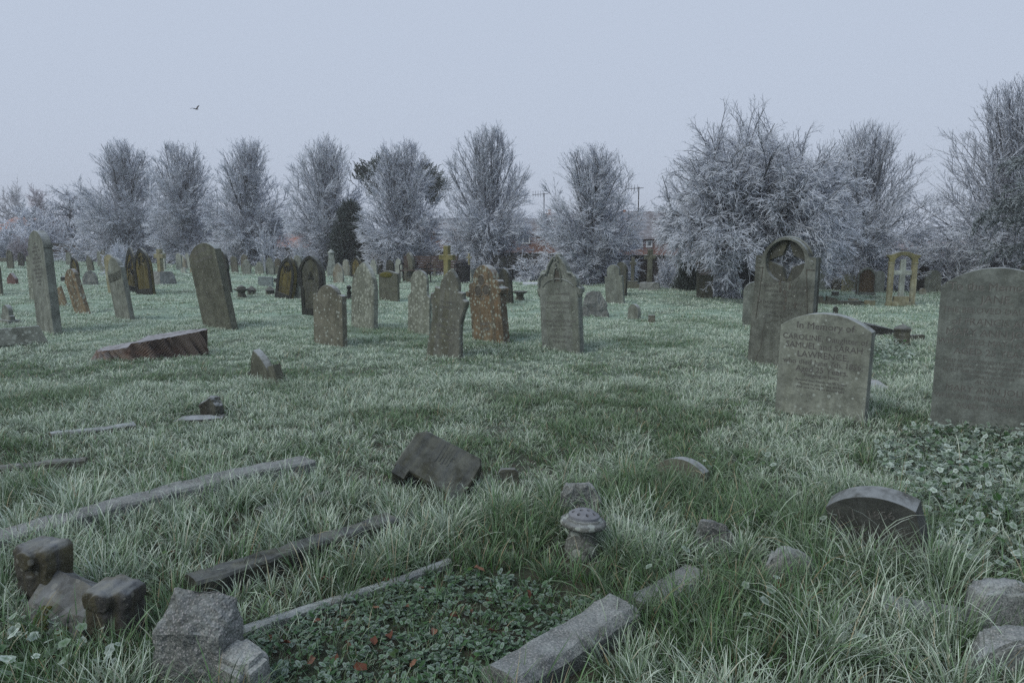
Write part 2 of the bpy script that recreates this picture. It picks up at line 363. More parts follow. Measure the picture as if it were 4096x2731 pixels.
# ------------------------------------------------------------------ headstone outlines
def arc(cx, cz, r, a0, a1, n): return [(cx + r * math.cos(RAD(a0 + (a1 - a0) * i / n)), cz + r * math.sin(RAD(a0 + (a1 - a0) * i / n))) for i in range(n + 1)]
def head_seg(w, h, rise, n=14):            # segmental / semicircular head: points right to left
    a = w / 2; rise = min(rise, a * .999); R = (a * a + rise * rise) / (2 * rise); half = math.degrees(math.asin(min(1, a / R)))
    return [(x, z) for x, z in arc(0, h - R, R, 90 - half, 90 + half, n)]
def head_gothic(w, h, rise, n=9):
    a = w / 2; R = (a * a + rise * rise) / (2 * a); R = max(R, a * 1.001); cx = a - R
    top = math.degrees(math.atan2(rise, -cx)) if cx < 0 else 90
    right = arc(cx, h - rise, R, 0, top, n)
    return right + [(-x, z) for x, z in right[::-1]][1:]
ZB = -.4
def outline(kind, w, h, k=None, zb=ZB):
    a = w / 2
    base = [(-a, zb), (a, zb)]
    if kind == 'flat': return base + [(a, h), (-a, h)]
    if kind == 'seg': return base + head_seg(w, h, (k or .22) * w)
    if kind == 'round': return base + head_seg(w, h, (k or .48) * w, 18)
    if kind == 'gothic': return base + head_gothic(w, h, (k or .8) * w)
    if kind == 'peak': return base + [(a, h - (k or .2) * w), (0.04 * w, h), (-.04 * w, h), (-a, h - (k or .2) * w)]
    if kind == 'shoulder':                 # round head between small square shoulders
        hw = w * .70; zs = h - (k or .46) * w
        return base + [(a, zs), (a * .86, zs + .03 * w), (hw / 2, zs + .03 * w)] + head_seg(hw, h, .40 * hw, 12) + [(-hw / 2, zs + .03 * w), (-a * .86, zs + .03 * w), (-a, zs)]
    if kind == 'ogee':                     # round head with hollow curved shoulders
        hw = w * .74; zs = h - (k or .62) * w; c = (w - hw) / 2
        R = [(a, zs - c * .6), (a, zs), (a - c * .15, zs + c * .25), (a - c * .55, zs + c * .4), (a - c * .9, zs + c * .8), (hw / 2, zs + c * 1.4)]
        return base + R + head_seg(hw, h, .46 * hw, 12) + [(-x, z) for x, z in R[::-1]]
    if kind == 'keyhole':                  # arched head wider than the body, stepping in below
        b = a * .84; zs = h * .52
        return [(-b, zb), (b, zb), (b, zs - .10 * w), (a, zs)] + head_gothic(w, h, .66 * w) + [(-a, zs), (-b, zs - .10 * w)]
    if kind == 'kneeler':                  # pointed head rising from projecting shoulder blocks
        hw = w * .80; zs = h * (k or .72)
        R = [(a, zs - .04), (a, zs + .02), (a * .9, zs + .05), (hw / 2, zs + .05)]
        return base + R + head_gothic(hw, h, .62 * hw) + [(-x, z) for x, z in R[::-1]]
    if kind == 'shield':
        R = [(.47, -.4), (.45, .12), (.40, .30), (.39, .42), (.43, .55), (.475, .62), (.49, .665), (.485, .69), (.40, .705), (.385, .735), (.385, .775), (.25, .775)]
        R = [(x * w, z * h if z > 0 else z) for x, z in R]; top = [(.25, .775), (.245, .82), (.215, .87), (.155, .925), (.075, .972)]
        R += [(x * w, z * h) for x, z in top[1:]]
        return [(-R[0][0], R[0][1])] + R + [(0, h)] + [(-x, z) for x, z in R[:0:-1]]
    if kind == 'trefoil':
        R = [(.44, -.4), (.47, .0), (.46, .60), (.52, .605), (.525, .66), (.49, .675), (.455, .70), (.44, .76), (.40, .785), (.30, .79)]
        R = [(x * w, z * h if z > 0 else z) for x, z in R]
        hd = head_seg(.62 * w, h, .29 * w, 14)
        return [(-R[0][0], R[0][1])] + R + [(x, z) for x, z in hd] + [(-x, z) for x, z in R[:0:-1]]
    if kind == 'crocket':                  # gothic gable with shouldered arch sides
        R = [(.47, -.4), (.47, .60), (.53, .62), (.535, .66), (.46, .69), (.45, .71), (.43, .76), (.36, .80), (.27, .81), (.24, .83), (.20, .89), (.10, .965), (.075, .985), (.06, 1.0)]
        R = [(x * w, z * h if z > 0 else z) for x, z in R]
        return [(-R[0][0], R[0][1])] + R + [(-x, z) for x, z in R[:0:-1]]
    raise ValueError(kind)
def text_into(bm, lines, yf, mi, light_mi=None):
    for s, size, x, z in lines:
        cu = bpy.data.curves.new('lettering', 'FONT'); cu.body = s; cu.size = size; cu.align_x = 'CENTER'; cu.resolution_u = 2
        o = bpy.data.objects.new('lettering', cu); COL.objects.link(o)
        bpy.context.view_layer.update()
        me = bpy.data.meshes.new_from_object(o.evaluated_get(bpy.context.evaluated_depsgraph_get()))
        for dy, dx, dz, mm in ((.0022, 0, 0, mi),) + (((.0012, size * .035, -size * .05, light_mi),) if light_mi is not None else ()):  # flat letters; the pale offset copy paints the lit edge of a cut
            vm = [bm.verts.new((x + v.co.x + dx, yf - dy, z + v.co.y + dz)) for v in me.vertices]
            for p in me.polygons:
                try: bm.faces.new([vm[i] for i in p.vertices]).material_index = mm
                except ValueError: pass
        bpy.data.objects.remove(o); bpy.data.meshes.remove(me); bpy.data.curves.remove(cu)
def solve(xl, xr, xs, yb, yaw=None, W0=6.3):
    """place, turn and size an upright slab from its edges in the photograph"""
    P = gpt((xl + xr) / 2, yb); s = ppm(P); ang = math.atan2(P.x, P.y)
    if yaw is None:
        r = max(0.0, (xs - xr) / max(1, xr - xl)); yaw = math.atan(W0 * r) + ang
    else: yaw = RAD(yaw)
    yaw = max(RAD(-20), min(RAD(60), yaw)); a = yaw - ang
    w = (xr - xl) / s / max(.25, math.cos(a)); rz = -yaw
    t = Vector((math.cos(rz), math.sin(rz), 0))
    for _ in range(4):
        x0, _y = project(P - t * w / 2); x1, _y = project(P + t * w / 2)
        w *= (xr - xl) / (x1 - x0); P = gpt((xl + xr) / 2 + ((xl + xr) / 2 - (x0 + x1) / 2), yb)
    th = .1
    if xs > xr + 2: th = max(.06, min(.16, (xs - xr) / s / max(.3, math.sin(abs(a)))))
    return P, rz, w, th, s, a
def stone(label, kind, xs3, yt, yb, mat, dx=0, tilt=0, yaw=None, k=None, frame=0, pmat=None, text=None, name='headstone', cat='headstone', th=None, group=None, faint=False, extra=None, bev=.008, W0=6.3, clear=0):
    xl, xr, xs = xs3
    P, rz, w, t, s, a = solve(xl, xr, xs, yb, yaw, W0)
    if th: t = th
    h = max(.15, top_z(P, (xl + xr) / 2 + dx, yt) - P.z)
    lean = math.atan2(dx / s / max(.4, math.cos(a)), h)
    h = h / max(.8, math.cos(lean))
    bm = bmesh.new(); mats = [M[mat], M[pmat or mat], M['incised_faint' if faint else 'incised'], M['incised_light'], M['recess_dark']]
    ol = outline(kind, w, h, k)
    if frame:
        m = frame * w; inner = outline(kind if kind in ('gothic', 'round', 'seg', 'keyhole') else 'gothic', w * (1 - 2 * frame) * (.84 if kind == 'keyhole' else 1), h - m * 1.25, k, zb=.12 * h)
        prism(bm, ol, .022, t, mi=1); prism(bm, ol, 0, .027, holes=[inner], bevel=0, mi=0)
    else: prism(bm, ol, 0, t, bevel=bev, mi=0)
    if extra: extra(bm, w, h, t)
    if text: text_into(bm, [(q[0], q[1] * w, q[2] * w, q[3] * h) for q in text], .022 if frame else 0, 2, 3)
    me = from_bm(name, bm, mats)
    o = link(name, me); o.matrix_world = Matrix.Translation(P) @ Matrix.Rotation(rz, 4, 'Z') @ Matrix.Rotation(lean, 4, 'Y') @ Matrix.Rotation(RAD(tilt), 4, 'X')
    tag(o, label, cat, group)
    c = P + Vector((-math.sin(rz), math.cos(rz), 0)) * t / 2
    FOOT.append((c.x, c.y, rz, w / 2 + .01, t / 2 + .02))
    if clear: FOOT.append((P.x + math.sin(rz) * clear / 2, P.y - math.cos(rz) * clear / 2, rz, w / 2, clear / 2))
    return o, w, h, t

# ------------------------------------------------------------------ headstones
HG = 'old headstones in the frosted grass'
def S(*a, **k): k.setdefault('group', HG); return stone(*a, **k)
# -- left side, near to far
def moulding(bm, w, h, t): 
    z = h - .40 * w
    box(bm, w / 2 - .01, w / 2 + .018, -.006, t + .01, z - .03, z + .015); box(bm, -w / 2 - .018, -w / 2 + .01, -.006, t + .01, z - .03, z + .015)
rows = [(('IN', .09), ('LOVING', .10), ('MEMORY OF', .09), ('JAMES', .085), ('WHO DIED', .10), ('AGED 62 YEARS', .085), ('ALSO OF', .075), ('MARY WIFE OF', .085), ('THE ABOVE', .08), ('WHO DIED', .08), ('AGED 71', .07), ('YEARS', .07))]
S('tall narrow grey headstone with rounded top and worn lettering, behind the fallen slab', 'round', (150, 214, 244), 922, 1330, 'stone_grey', dx=-14, k=.5,
  text=[(s, sz, 0, .86 - i * .036) for i, (s, sz) in enumerate(rows[0])], faint=True, extra=moulding)
S('lichen-covered headstone half hidden behind the tall narrow grey headstone', 'seg', (118, 176, 190), 1019, 1199, 'stone_lichen', k=.1)
S('brown leaning headstone with curved top and stepped moulded shoulder, left of the rough boulder stone', 'round', (300, 345, 360), 1081, 1255, 'stone_rust', dx=-34, k=.42, extra=moulding)
S('grey streaked headstone leaning left with square moulded shoulder, in front of the twin yellow arches', 'kneeler', (463, 520, 538), 1029, 1278, 'stone_grey', dx=-26, k=.78)
S('thin buff headstone edging out behind the leaning grey streaked headstone', 'round', (432, 468, 476), 1018, 1172, 'stone_buff', dx=-8)
S('large headstone leaning sharply left with a broad curved top reading sacred to the memory', 'seg', (814, 925, 949), 975, 1312, 'stone_olive', dx=-50, k=.24, bev=.012,
  text=[('SACRED', .13, -.02, .90), ('To the Memory', .11, 0, .80), ('of', .09, 0, .72)], faint=True)
S('dark shouldered headstone standing directly behind the big left-leaning one', 'keyhole', (888, 924, 934), 1000, 1170, 'stone_dark', dx=-18)
TW = 'pair of black gothic stones with yellow panels'
def tracery(bm, w, h, t):
    z0 = h - .62 * w; rng = random.Random(int(w * 999))
    for i in range(16):
        x = rng.uniform(-.2, .2) * w; z = z0 + rng.uniform(-.12, .22) * w
        tube(bm, [(x, .012, z), (x + rng.uniform(-.06, .06) * w, .006, z + .05 * w), (x + rng.uniform(-.09, .09) * w, .012, z + .1 * w)], .016 * w, 4, mi=0)
    rr = .24 * w; zc = h - .95 * w
    tube(bm, [(rr * math.cos(RAD(a)), .014, zc + rr * math.sin(RAD(a))) for a in range(0, 181, 20)], .015 * w, 5, mi=1)
S('black-edged gothic headstone with yellow panel, the rear one of the touching pair', 'gothic', (500, 548, 556), 987, 1165, 'stone_black', dx=4, k=.95, frame=.13, pmat='stone_yellow', extra=tracery, yaw=46)
S('black-edged gothic headstone with bright yellow panel, the front one of the touching pair', 'gothic', (545, 610, 622), 992, 1178, 'stone_black', dx=-8, k=.95, frame=.13, pmat='stone_yellow', extra=tracery)
S('black gothic headstone with yellow stripe, leaning right, left of the keyhole-shaped one', 'gothic', (1098, 1162, 1176), 1027, 1194, 'stone_black', dx=26, k=.9, frame=.14, pmat='stone_yellow', extra=tracery, yaw=30)
def emblem(bm, w, h, t):
    for i, (x, z) in enumerate([(0, .72), (-.05, .67), (.05, .67), (0, .64), (-.08, .62), (.08, .62), (0, .69)]):
        lathe(bm, [(.03 * w, -.001), (.045 * w, .012), (.02 * w, .02)], 8)
        for v in list(bm.verts)[-24:]: v.co = Vector((v.co.x + x * w, .022 - v.co.z, v.co.y + z * h))
S('tall black keyhole-shaped gothic headstone with carved emblem, behind the speckled brown one', 'keyhole', (1200, 1296, 1310), 1022, 1262, 'stone_black', dx=-4, frame=.07, pmat='stone_weathered', extra=emblem,
  text=[('IN MEMORY OF', .07, 0, .52), ('ALFRED', .08, 0, .46), ('WHO DIED', .06, 0, .41)], faint=True)
S('brown headstone speckled with white lichen, low shouldered top, beside the grey lichen arch', 'shoulder', (1255, 1371, 1390), 1139, 1380, 'stone_speckled', k=.26, dx=2)
S('pale grey lichen-mottled pointed headstone between the speckled brown one and the black iron bench', 'gothic', (1402, 1490, 1512), 1048, 1312, 'stone_lichen', dx=10, k=.72, bev=.02)
S('short two-tone headstone with mossy crumbling cap, behind the pale lichen-mottled one', 'peak', (1516, 1592, 1600), 1083, 1203, 'stone_olive', k=.12, pmat='moss',
  extra=lambda bm, w, h, t: (lathe(bm, [(.30 * w, 0), (.33 * w, .02), (.2 * w, .05)], 12), [setattr(v, 'co', Vector((v.co.x * 1.0 - .06, -v.co.z * .6 + .004, h * .86 + v.co.y * .38))) for v in list(bm.verts)[-36:]], [setattr(f, 'material_index', 1) for f in list(bm.faces)[-14:]]))
S('grey headstone with broad curved head and rusty foot, left of the shield-shaped one', 'ogee', (1630, 1716, 1726), 1080, 1335, 'stone_lichen', dx=6, k=.85, yaw=40, pmat='stone_rust', bev=.02)
# the shield stone, the trefoil stone, the gabled stone
S('shield-shaped pointed headstone with curved-in waist, splashed with white lichen', 'shield', (1696, 1842, 1858), 1076, 1430, 'stone_shield', dx=36, tilt=0, bev=.015, yaw=36,
  text=[('JESUS', .085, 0, .42), ('MARIA COLLINS', .085, .02, .34), ('WHO DIED', .06, 0, .27), ('AGED 55 YEARS', .06, 0, .21), ('IN LOVING', .07, 0, .62), ('MEMORY', .07, 0, .56)], faint=True)
def trefoil(bm, w, h, t):
    r = .105 * w
    for cx, cz in ((0, .80), (-.12, .715), (.12, .715)):
        x, z = cx * w - .04 * w, h * cz if cx == 0 else h * .80 - .19 * w
        n0 = len(bm.verts); lathe(bm, [(r, 0), (r, .0012)], 16, mi=4)  # flat dark disc paints the shade of a hollow foil
        bm.verts.ensure_lookup_table()
        for v in bm.verts[n0:]: v.co = Vector((x + v.co.x, -.001 - v.co.z, z + v.co.y))
        tube(bm, [(x + r * math.cos(RAD(a)), -.002, z + r * math.sin(RAD(a))) for a in range(0, 361, 20)], .012 * w, 5, mi=0)
    for sx in (1, -1):
        n0 = len(bm.verts); lathe(bm, [(.055 * w, -.02), (.06 * w, 0), (.06 * w, t * .9), (.05 * w, t + .02)], 10); bm.verts.ensure_lookup_table()
        for v in bm.verts[n0:]: v.co = Vector((sx * .475 * w + v.co.x, v.co.z, .645 * h + v.co.y))
S('orange-brown headstone with a carved trefoil and scrolled shoulders, right of the shield-shaped one', 'trefoil', (1884, 2018, 2044), 1061, 1366, 'stone_rust', dx=-24, bev=.015, extra=trefoil,
  text=[('AT PERFECT', .08, -.05, .60), ('REST', .07, -.05, .545), ('FREDERICK', .07, 0, .22), ('JAMES', .08, 0, .15)], faint=True)
S('dark grey pointed headstone right of the one with the carved trefoil', 'gothic', (1996, 2048, 2056), 1072, 1212, 'stone_dark', dx=-10, k=.8)
def gable(bm, w, h, t):
    z = lambda f: f * h
    L = [(.47, .69), (.44, .77), (.36, .815), (.275, .82), (.24, .84), (.205, .895), (.11, .965), (.05, .995)]
    for sx in (1, -1): tube(bm, [(sx * x * w, -.012, z(f)) for x, f in L], .028 * w, 7)
    lathe(bm, [(.05 * w, h - .02), (.075 * w, h), (.06 * w, h + .025), (.02 * w, h + .05)], 10, 0, t * .4)
    for i in range(7):
        c = Vector((random.Random(i).uniform(-.03, .03) * w, -.015, h * (.985 - .022 * i))); bar(bm, c, c + Vector((.035 * w * (-1) ** i, -.012, .012)), .02 * w, 5, .008 * w)
    nl = [(-.085, .80), (-.085, .735), (.085, .735), (.085, .80), (.05, .865), (0, .905), (-.05, .865)]
    prism(bm, [(x * w, z(f)) for x, f in nl], -.0025, .01, mi=4)  # flat dark plate paints the shaded hollow of the niche
    tube(bm, [(x * w, -.008, z(f)) for x, f in nl[1:2] + nl[0:1] + nl[:3:-1] + nl[3:4] + nl[2:3]], .016 * w, 6)
    for sx in (1, -1):
        tube(bm, [(sx * .49 * w, t * .35, z(q)) for q in (.60, .66)], .055 * w, 8); bar(bm, (sx * .49 * w, t * .35, z(.66)), (sx * .49 * w, t * .35, z(.715)), .045 * w, 8, .01 * w); bar(bm, (sx * .49 * w, t * .35, z(.57)), (sx * .49 * w, t * .35, z(.60)), .02 * w, 8, .055 * w)
    tube(bm, [(.44 * w * math.cos(RAD(a)), -.004, z(.60) + .30 * w * math.sin(RAD(a))) for a in range(30, 151, 12)], .012 * w, 5)
S('grey gabled headstone with carved crockets, small gothic niche and legible inscription', 'crocket', (2160, 2322, 2342), 1025, 1404, 'stone_frosty', dx=-18, extra=gable, bev=.012,
  text=[('IN', .055, 0, .645), ('LOVING REMEMBRANCE', .052, 0, .595), ('OF', .045, 0, .56), ('FREDERICK FROST', .08, 0, .495), ('WHO DIED JULY 18TH 1876', .05, 0, .45), ('AGED 56 YEARS', .052, 0, .405), ('ALSO', .045, 0, .36),
        ('EDWIN GEORGE FROST', .076, 0, .305), ('WHO DIED JUNE 10TH 1880', .05, 0, .26), ('AGED 27 YEARS', .05, 0, .22), ('GEORGE H. FROST', .07, 0, .14), ('THE BELOVED', .055, 0, .09)], faint=True)
S('pale headstone peeping out behind the left edge of the gabled stone with the niche', 'round', (2160, 2192, 2198), 1080, 1180, 'stone_pale', yaw=35)
S('greenish shouldered headstone leaning left, the front one of two right of the pale boulder stone', 'shoulder', (2424, 2494, 2500), 1059, 1214, 'stone_grey', dx=-12, k=.62, W0=5)
S('dark brown-streaked round headstone directly behind the greenish shouldered leaning one', 'round', (2458, 2500, 2508), 1048, 1180, 'stone_weathered', dx=2)
S('small plain round-topped stone standing alone on the open grass before the frosted hawthorn', 'round', (2510, 2551, 2563), 1216, 1276, 'stone_grey', k=.42)
# -- right side
def crackle(bm, w, h, t): pass
o_star = None
def star_stone():
    label = 'tall dark headstone with a pierced four-pointed star in a ring and cracked face'
    P, rz, w, t, s, a = solve(2984, 3238, 3262, 1465, None, 6.0)
    h = top_z(P, 3112, 951) - P.z; t = .13
    A = w / 2
    R = [(A, ZB), (A, .02), (A * .93, .5 * h), (A * .92, .86 * h), (A * .70, .86 * h), (A * .705, .885 * h)]
    R = R + arc(0, h - A * .74, A * .74, 18, 162, 22) + [(-x, z) for x, z in R[:0:-1]]
    ol = [(-A, ZB)] + R
    zc, rc = .822 * h, .30 * w
    bm = bmesh.new()
    prism(bm, ol, 0, .07, holes=[arc(0, zc, rc, 0, 352, 44)], mi=0)
    st = []
    for i in range(8):
        r = rc * (1.04 if i % 2 == 0 else .40); st.append((r * math.cos(RAD(i * 45)), zc + r * math.sin(RAD(i * 45))))
    big = [(x * .985, z - .006 if z > 0 else z) for x, z in ol]
    prism(bm, big, .065, t, mi=1, holes=[[(x * .98, zc + (z - zc) * .98) for x, z in st]])
    for sx in (1, -1):                                             # roundels and dark strips painting the shade of sunk side grooves
        for r0, y in ((.035 * w, -.006),):
            n0 = len(bm.verts); lathe(bm, [(r0, 0), (r0 * .8, .008)], 14); bm.verts.ensure_lookup_table()
            for v in bm.verts[n0:]: v.co = Vector((sx * .40 * w + v.co.x, -v.co.z, .815 * h + v.co.y))
        prism(bm, [(sx * q[0] * w, q[1] * h) for q in (((.325, .768), (.45, .768), (.45, .760), (.325, .760)) if sx > 0 else ((.45, .768), (.325, .768), (.325, .760), (.45, .760)))], -.003, .01, mi=4)
        tube(bm, [(sx * .335 * w, -.001, .762 * h), (sx * .40 * w, -.001, .36 * h)], .006, 4, mi=4)
    tube(bm, arc3(0, h - A * .74, A * .755, 20, 160, 18, t * .6), .016, 6)
    crack = [(-.02, .37), (-.06, .36), (-.10, .355), (-.13, .36), (-.16, .345), (-.20, .335), (-.25, .33), (-.265, .30), (-.28, .24), (-.285, .18), (-.29, .13), (-.33, .08), (-.36, .02)]
    tube(bm, [(x * w, -.001, z * h) for x, z in crack], .0035, 4, mi=4)
    for x, z in ((-.05, .655), (-.04, .60), (.10, .63), (.03, .58), (.05, .53), (.04, .46), (.20, .49)):
        n0 = len(bm.verts); lathe(bm, [(.02 * w, 0), (.012 * w, .003)], 9, mi=4); bm.verts.ensure_lookup_table()
        for v in bm.verts[n0:]: v.co = Vector((x * w + v.co.x, -.001 - v.co.z, z * h + v.co.y * 2.2))
    text_into(bm, [(q[0], q[1] * w, q[2] * w, q[3] * h) for q in [('IN MEMORY OF', .055, .03, .655), ('MARY ELIZA BOWLES,', .068, .03, .615), ('WHO DIED NOV. 5TH 1873,', .05, .03, .578), ('AGED 28 YEARS.', .05, 0, .545),
        ('ARTHUR HUBERT BOWLES', .066, .0, .485), ('WHO DIED AUG. 1874', .058, .0, .45), ('AGED 10 MONTHS', .045, .0, .415), ('THE LORD GAVE', .045, -.08, .385)]], 0, 2)
    me = from_bm('headstone', bm, [M['stone_star'], M['stone_weathered'], M['incised'], M['incised_light'], M['recess_dark']])
    o = link('headstone', me); o.matrix_world = Matrix.Translation(P) @ Matrix.Rotation(rz, 4, 'Z') @ Matrix.Rotation(RAD(1), 4, 'Y')
    tag(o, label, 'headstone', HG); FOOT.append((P.x, P.y + .05, rz, w / 2, .08))
def arc3(cx, cz, r, a0, a1, n, y): return [(x, y, z) for x, z in arc(cx, cz, r, a0, a1, n)]
star_stone()
S('pale rounded headstone mostly hidden behind the left edge of the star-pierced one', 'round', (2970, 3060, 3066), 1127, 1305, 'stone_grey', yaw=10)
S('narrow headstone further back, rising behind the star-pierced one on its left', 'seg', (2977, 3040, 3048), 1071, 1200, 'stone_olive', yaw=10)
S('grey-green headstone with low curved top, inscribed to Caroline, before the star-pierced one', 'seg', (3092, 3448, 3466), 1254, 1668, 'stone_caroline', dx=8, k=.17, yaw=38, bev=.008,
  text=[('In Memory of', .115, .0, .845), ('CAROLINE, Daughter of', .092, .0, .735), ('SAMUEL and SARAH', .098, .0, .655), ('LAWRENCE,', .105, .0, .57), ('who died June 7th. 1856,', .088, .0, .50), ('Aged 25 Years.', .095, .0, .43), ('Sleeping in Jesus', .06, .0, .385),
        ('Farewell dear friends my life is past', .04, 0, .335), ('My love to you so long did last', .04, 0, .30), ('And now for me no sorrow take', .04, 0, .265)])
S('huge grey headstone with broad curved top inscribed to Jane, cut off by the right edge', 'seg', (3706, 4162, 4172), 1070, 1735, 'stone_jane', k=.20, yaw=36, th=.11, dx=2, bev=.006,
  text=[('To the Memory of', .115, .0, .865), ('JANE.', .115, .0, .79), ('THE BELOVED DAUGHTER', .082, .02, .727), ('of FRANCIS AND', .10, .0, .655), ('MARY ANN JOLLY', .105, .0, .59), ('WHO DIED MAY 16TH 1852', .082, .02, .535), ('AGED 25 YEARS', .095, .0, .475),
        ('WEEP NOT MOURNERS DEPARTED SPIRIT', .045, 0, .425), ('IN SURE AND CERTAIN HOPE SHE SLEEPS', .043, 0, .395), ('TIS BUT THE LORD WHO CALLS HER HOME', .043, 0, .365), ('TO DWELL WITH HIM', .043, 0, .335),
        ('ALSO OF', .062, .0, .30), ('MARY ANN JOLLY', .095, .0, .245), ('WHO DIED FEBRUARY 28TH 1879', .066, .02, .20), ('AGED 71 YEARS.', .075, .0, .145)], faint=True)
S('dark mossy headstone at the right edge, behind the huge one inscribed to Jane', 'round', (4072, 4150, 4160), 1052, 1190, 'stone_weathered', yaw=25)
S('red-brown gothic headstone with raised grey arch rim, near the open stone arch', 'gothic', (3426, 3502, 3508), 1068, 1182, 'stone_frosty', k=.62, frame=.09, pmat='stone_red_brown', yaw=12)
S('yellow-stained wide low headstone left of the red-brown gothic one', 'peak', (3368, 3424, 3428), 1093, 1165, 'stone_buff', k=.2, yaw=5)
S('small flat-topped stone at the far left of the group beyond the star-pierced headstone', 'flat', (3331, 3360, 3362), 1114, 1161, 'stone_brown', yaw=5)
S('thin frosted headstone squeezed behind the right edge of the red-brown gothic one', 'shoulder', (3495, 3511, 3514), 1101, 1166, 'stone_frosty', yaw=5)
S('grey arched headstone standing close to the left post of the open stone arch', 'round', (3497, 3536, 3540), 1083, 1168, 'stone_frosty', yaw=8)
S('brown flat-topped headstone seen through the left opening of the stone arch', 'shoulder', (3566, 3592, 3596), 1096, 1164, 'stone_brown', yaw=5)
S('grey headstone with wavy shouldered top just right of the open stone arch', 'ogee', (3646, 3692, 3696), 1080, 1168, 'stone_dark', yaw=5)
S('broad grey rounded headstone just left of the huge one inscribed to Jane', 'round', (3698, 3762, 3767), 1080, 1170, 'stone_frosty', yaw=8, k=.42)
# -- far left rows
S('sliver of a brown headstone cut off by the left edge near the red granite stone', 'round', (-40, 5, 9), 1040, 1180, 'stone_olive', yaw=30)
S('brown gothic headstone far off at the left edge, with an inner arch', 'gothic', (29, 53, 57), 999, 1074, 'stone_brown', k=.75, frame=.12, pmat='stone_olive')
S('dark shouldered pointed headstone second from the left edge in the far row', 'kneeler', (73, 97, 100), 1008, 1067, 'stone_dark')
S('low brown block headstone at the far left edge under the frosted bushes', 'flat', (0, 24, 27), 1031, 1050, 'stone_brown')
S('pale slim rounded headstone in front of the boundary wall, right of the tall narrow one', 'round', (265, 285, 289), 1008, 1061, 'stone_grey')
S('brown pediment-topped stone low against the boundary wall at the left', 'peak', (307, 334, 338), 1018, 1043, 'stone_brown', k=.3)
S('black headstone with mossy yellow face rising behind the small moulded leaning one', 'gothic', (284, 313, 320), 1029, 1104, 'stone_black', k=.9, frame=.14, pmat='stone_yellow', dx=-2)
S('brown gothic headstone with black right edge, leaning left beyond the rough boulder stone', 'gothic', (350, 373, 379), 1022, 1083, 'stone_olive', k=.9, dx=-7)
S('grey headstone behind the left flank of the tall brown gothic one near the frosted bush', 'round', (391, 405, 409), 1004, 1068, 'stone_grey')
S('tall brown gothic headstone beside the round frosted bush at the left', 'gothic', (405, 424, 429), 997, 1078, 'stone_brown', k=.9)
S('little tilted slab stone at the foot of the tall brown gothic headstone', 'flat', (400, 414, 421), 1057, 1085, 'stone_grey', dx=6)
S('white headstone directly behind the stone cross on its rocky base', 'round', (642, 660, 666), 1004, 1080, 'stone_pale')
S('pale upright headstone, the left one of the white trio beyond the stone cross', 'round', (705, 726, 731), 1012, 1080, 'stone_pale')
S('pale headstone with dark right edge tilted left in the white trio beyond the stone cross', 'gothic', (728, 745, 752), 1020, 1078, 'stone_pale_brown', dx=-5)
S('pale headstone, the rearmost of the white trio, just left of the big leaning headstone', 'ogee', (740, 760, 765), 1012, 1072, 'stone_pale')
S('small round pale headstone set low before the white trio', 'round', (722, 742, 746), 1070, 1094, 'stone_pale')
S('greenish headstone just right of the dark shouldered one behind the big leaning headstone', 'round', (926, 952, 955), 1024, 1094, 'stone_olive', dx=-3)
S('brown headstone draped with frosted growth right of the greenish one in the far row', 'round', (966, 992, 996), 1017, 1090, 'stone_brown')
S('grey shouldered headstone standing before the one draped with frosted growth', 'shoulder', (970, 1003, 1007), 1038, 1099, 'stone_frosty')
S('mossy green-tinged shouldered headstone left of the tall-stemmed frosted shrub', 'shoulder', (1021, 1054, 1057), 1047, 1100, 'stone_lichen')
S('narrow grey headstone rising left of the dark pointed one under the frosted shrub', 'gothic', (1048, 1064, 1067), 1017, 1084, 'stone_grey')
S('dark pointed headstone below the tall-stemmed frosted shrub', 'round', (1061, 1086, 1091), 1021, 1086, 'stone_dark')
S('brown-grey shouldered headstone before the dark pointed one below the frosted shrub', 'shoulder', (1063, 1096, 1099), 1031, 1099, 'stone_frosty')
S('brown rounded headstone at the back, right of the brown-grey shouldered one', 'round', (1099, 1122, 1126), 1033, 1080, 'stone_brown')
S('low mossy headstone in front of the brown rounded one, left of the leaning black one', 'seg', (1097, 1122, 1125), 1064, 1100, 'stone_olive')
S('small blue-grey slate tablet standing in open grass', 'flat', (1032, 1090, 1093), 1107, 1145, 'stone_slate', yaw=20)
S('tall pale grey headstone between the two black gothic ones', 'round', (1180, 1208, 1214), 1020, 1195, 'stone_frosty', yaw=30)
S('brown gothic headstone with frosted tip behind the pale lichen-mottled one', 'gothic', (1332, 1372, 1378), 1052, 1134, 'stone_pale_brown', k=.8)
S('white-topped rusty headstone right of the brown gothic frosted one', 'ogee', (1368, 1399, 1404), 1038, 1103, 'stone_pale_brown')
S('dark gothic headstone with yellow centre, leaning right, before the dark evergreen', 'gothic', (1403, 1444, 1452), 1024, 1110, 'stone_black', k=.8, frame=.12, pmat='stone_yellow')
S('low pale rounded headstone beyond the dark gothic one with yellow centre', 'round', (1454, 1474, 1478), 1037, 1080, 'stone_grey')
S('white shouldered headstone just behind the pale lichen-mottled pointed one', 'shoulder', (1480, 1506, 1511), 1038, 1099, 'stone_pale')
S('dark rounded headstone right of the white shouldered one in the far row', 'round', (1504, 1527, 1532), 1033, 1098, 'stone_dark')
S('dark grey arched headstone above the stone with the mossy crumbling cap', 'round', (1545, 1573, 1578), 1039, 1104, 'stone_dark')
S('pale lichen-white headstone right behind the stone with the mossy crumbling cap', 'ogee', (1580, 1607, 1611), 1035, 1110, 'stone_pale')
S('tall brown rounded headstone next to the left end of the black bench', 'gothic', (1610, 1648, 1659), 1008, 1128, 'stone_olive', k=.75, dx=6)
S('dark pointed stone with flame-like top behind the black bench', 'kneeler', (1683, 1716, 1722), 1034, 1100, 'stone_dark')
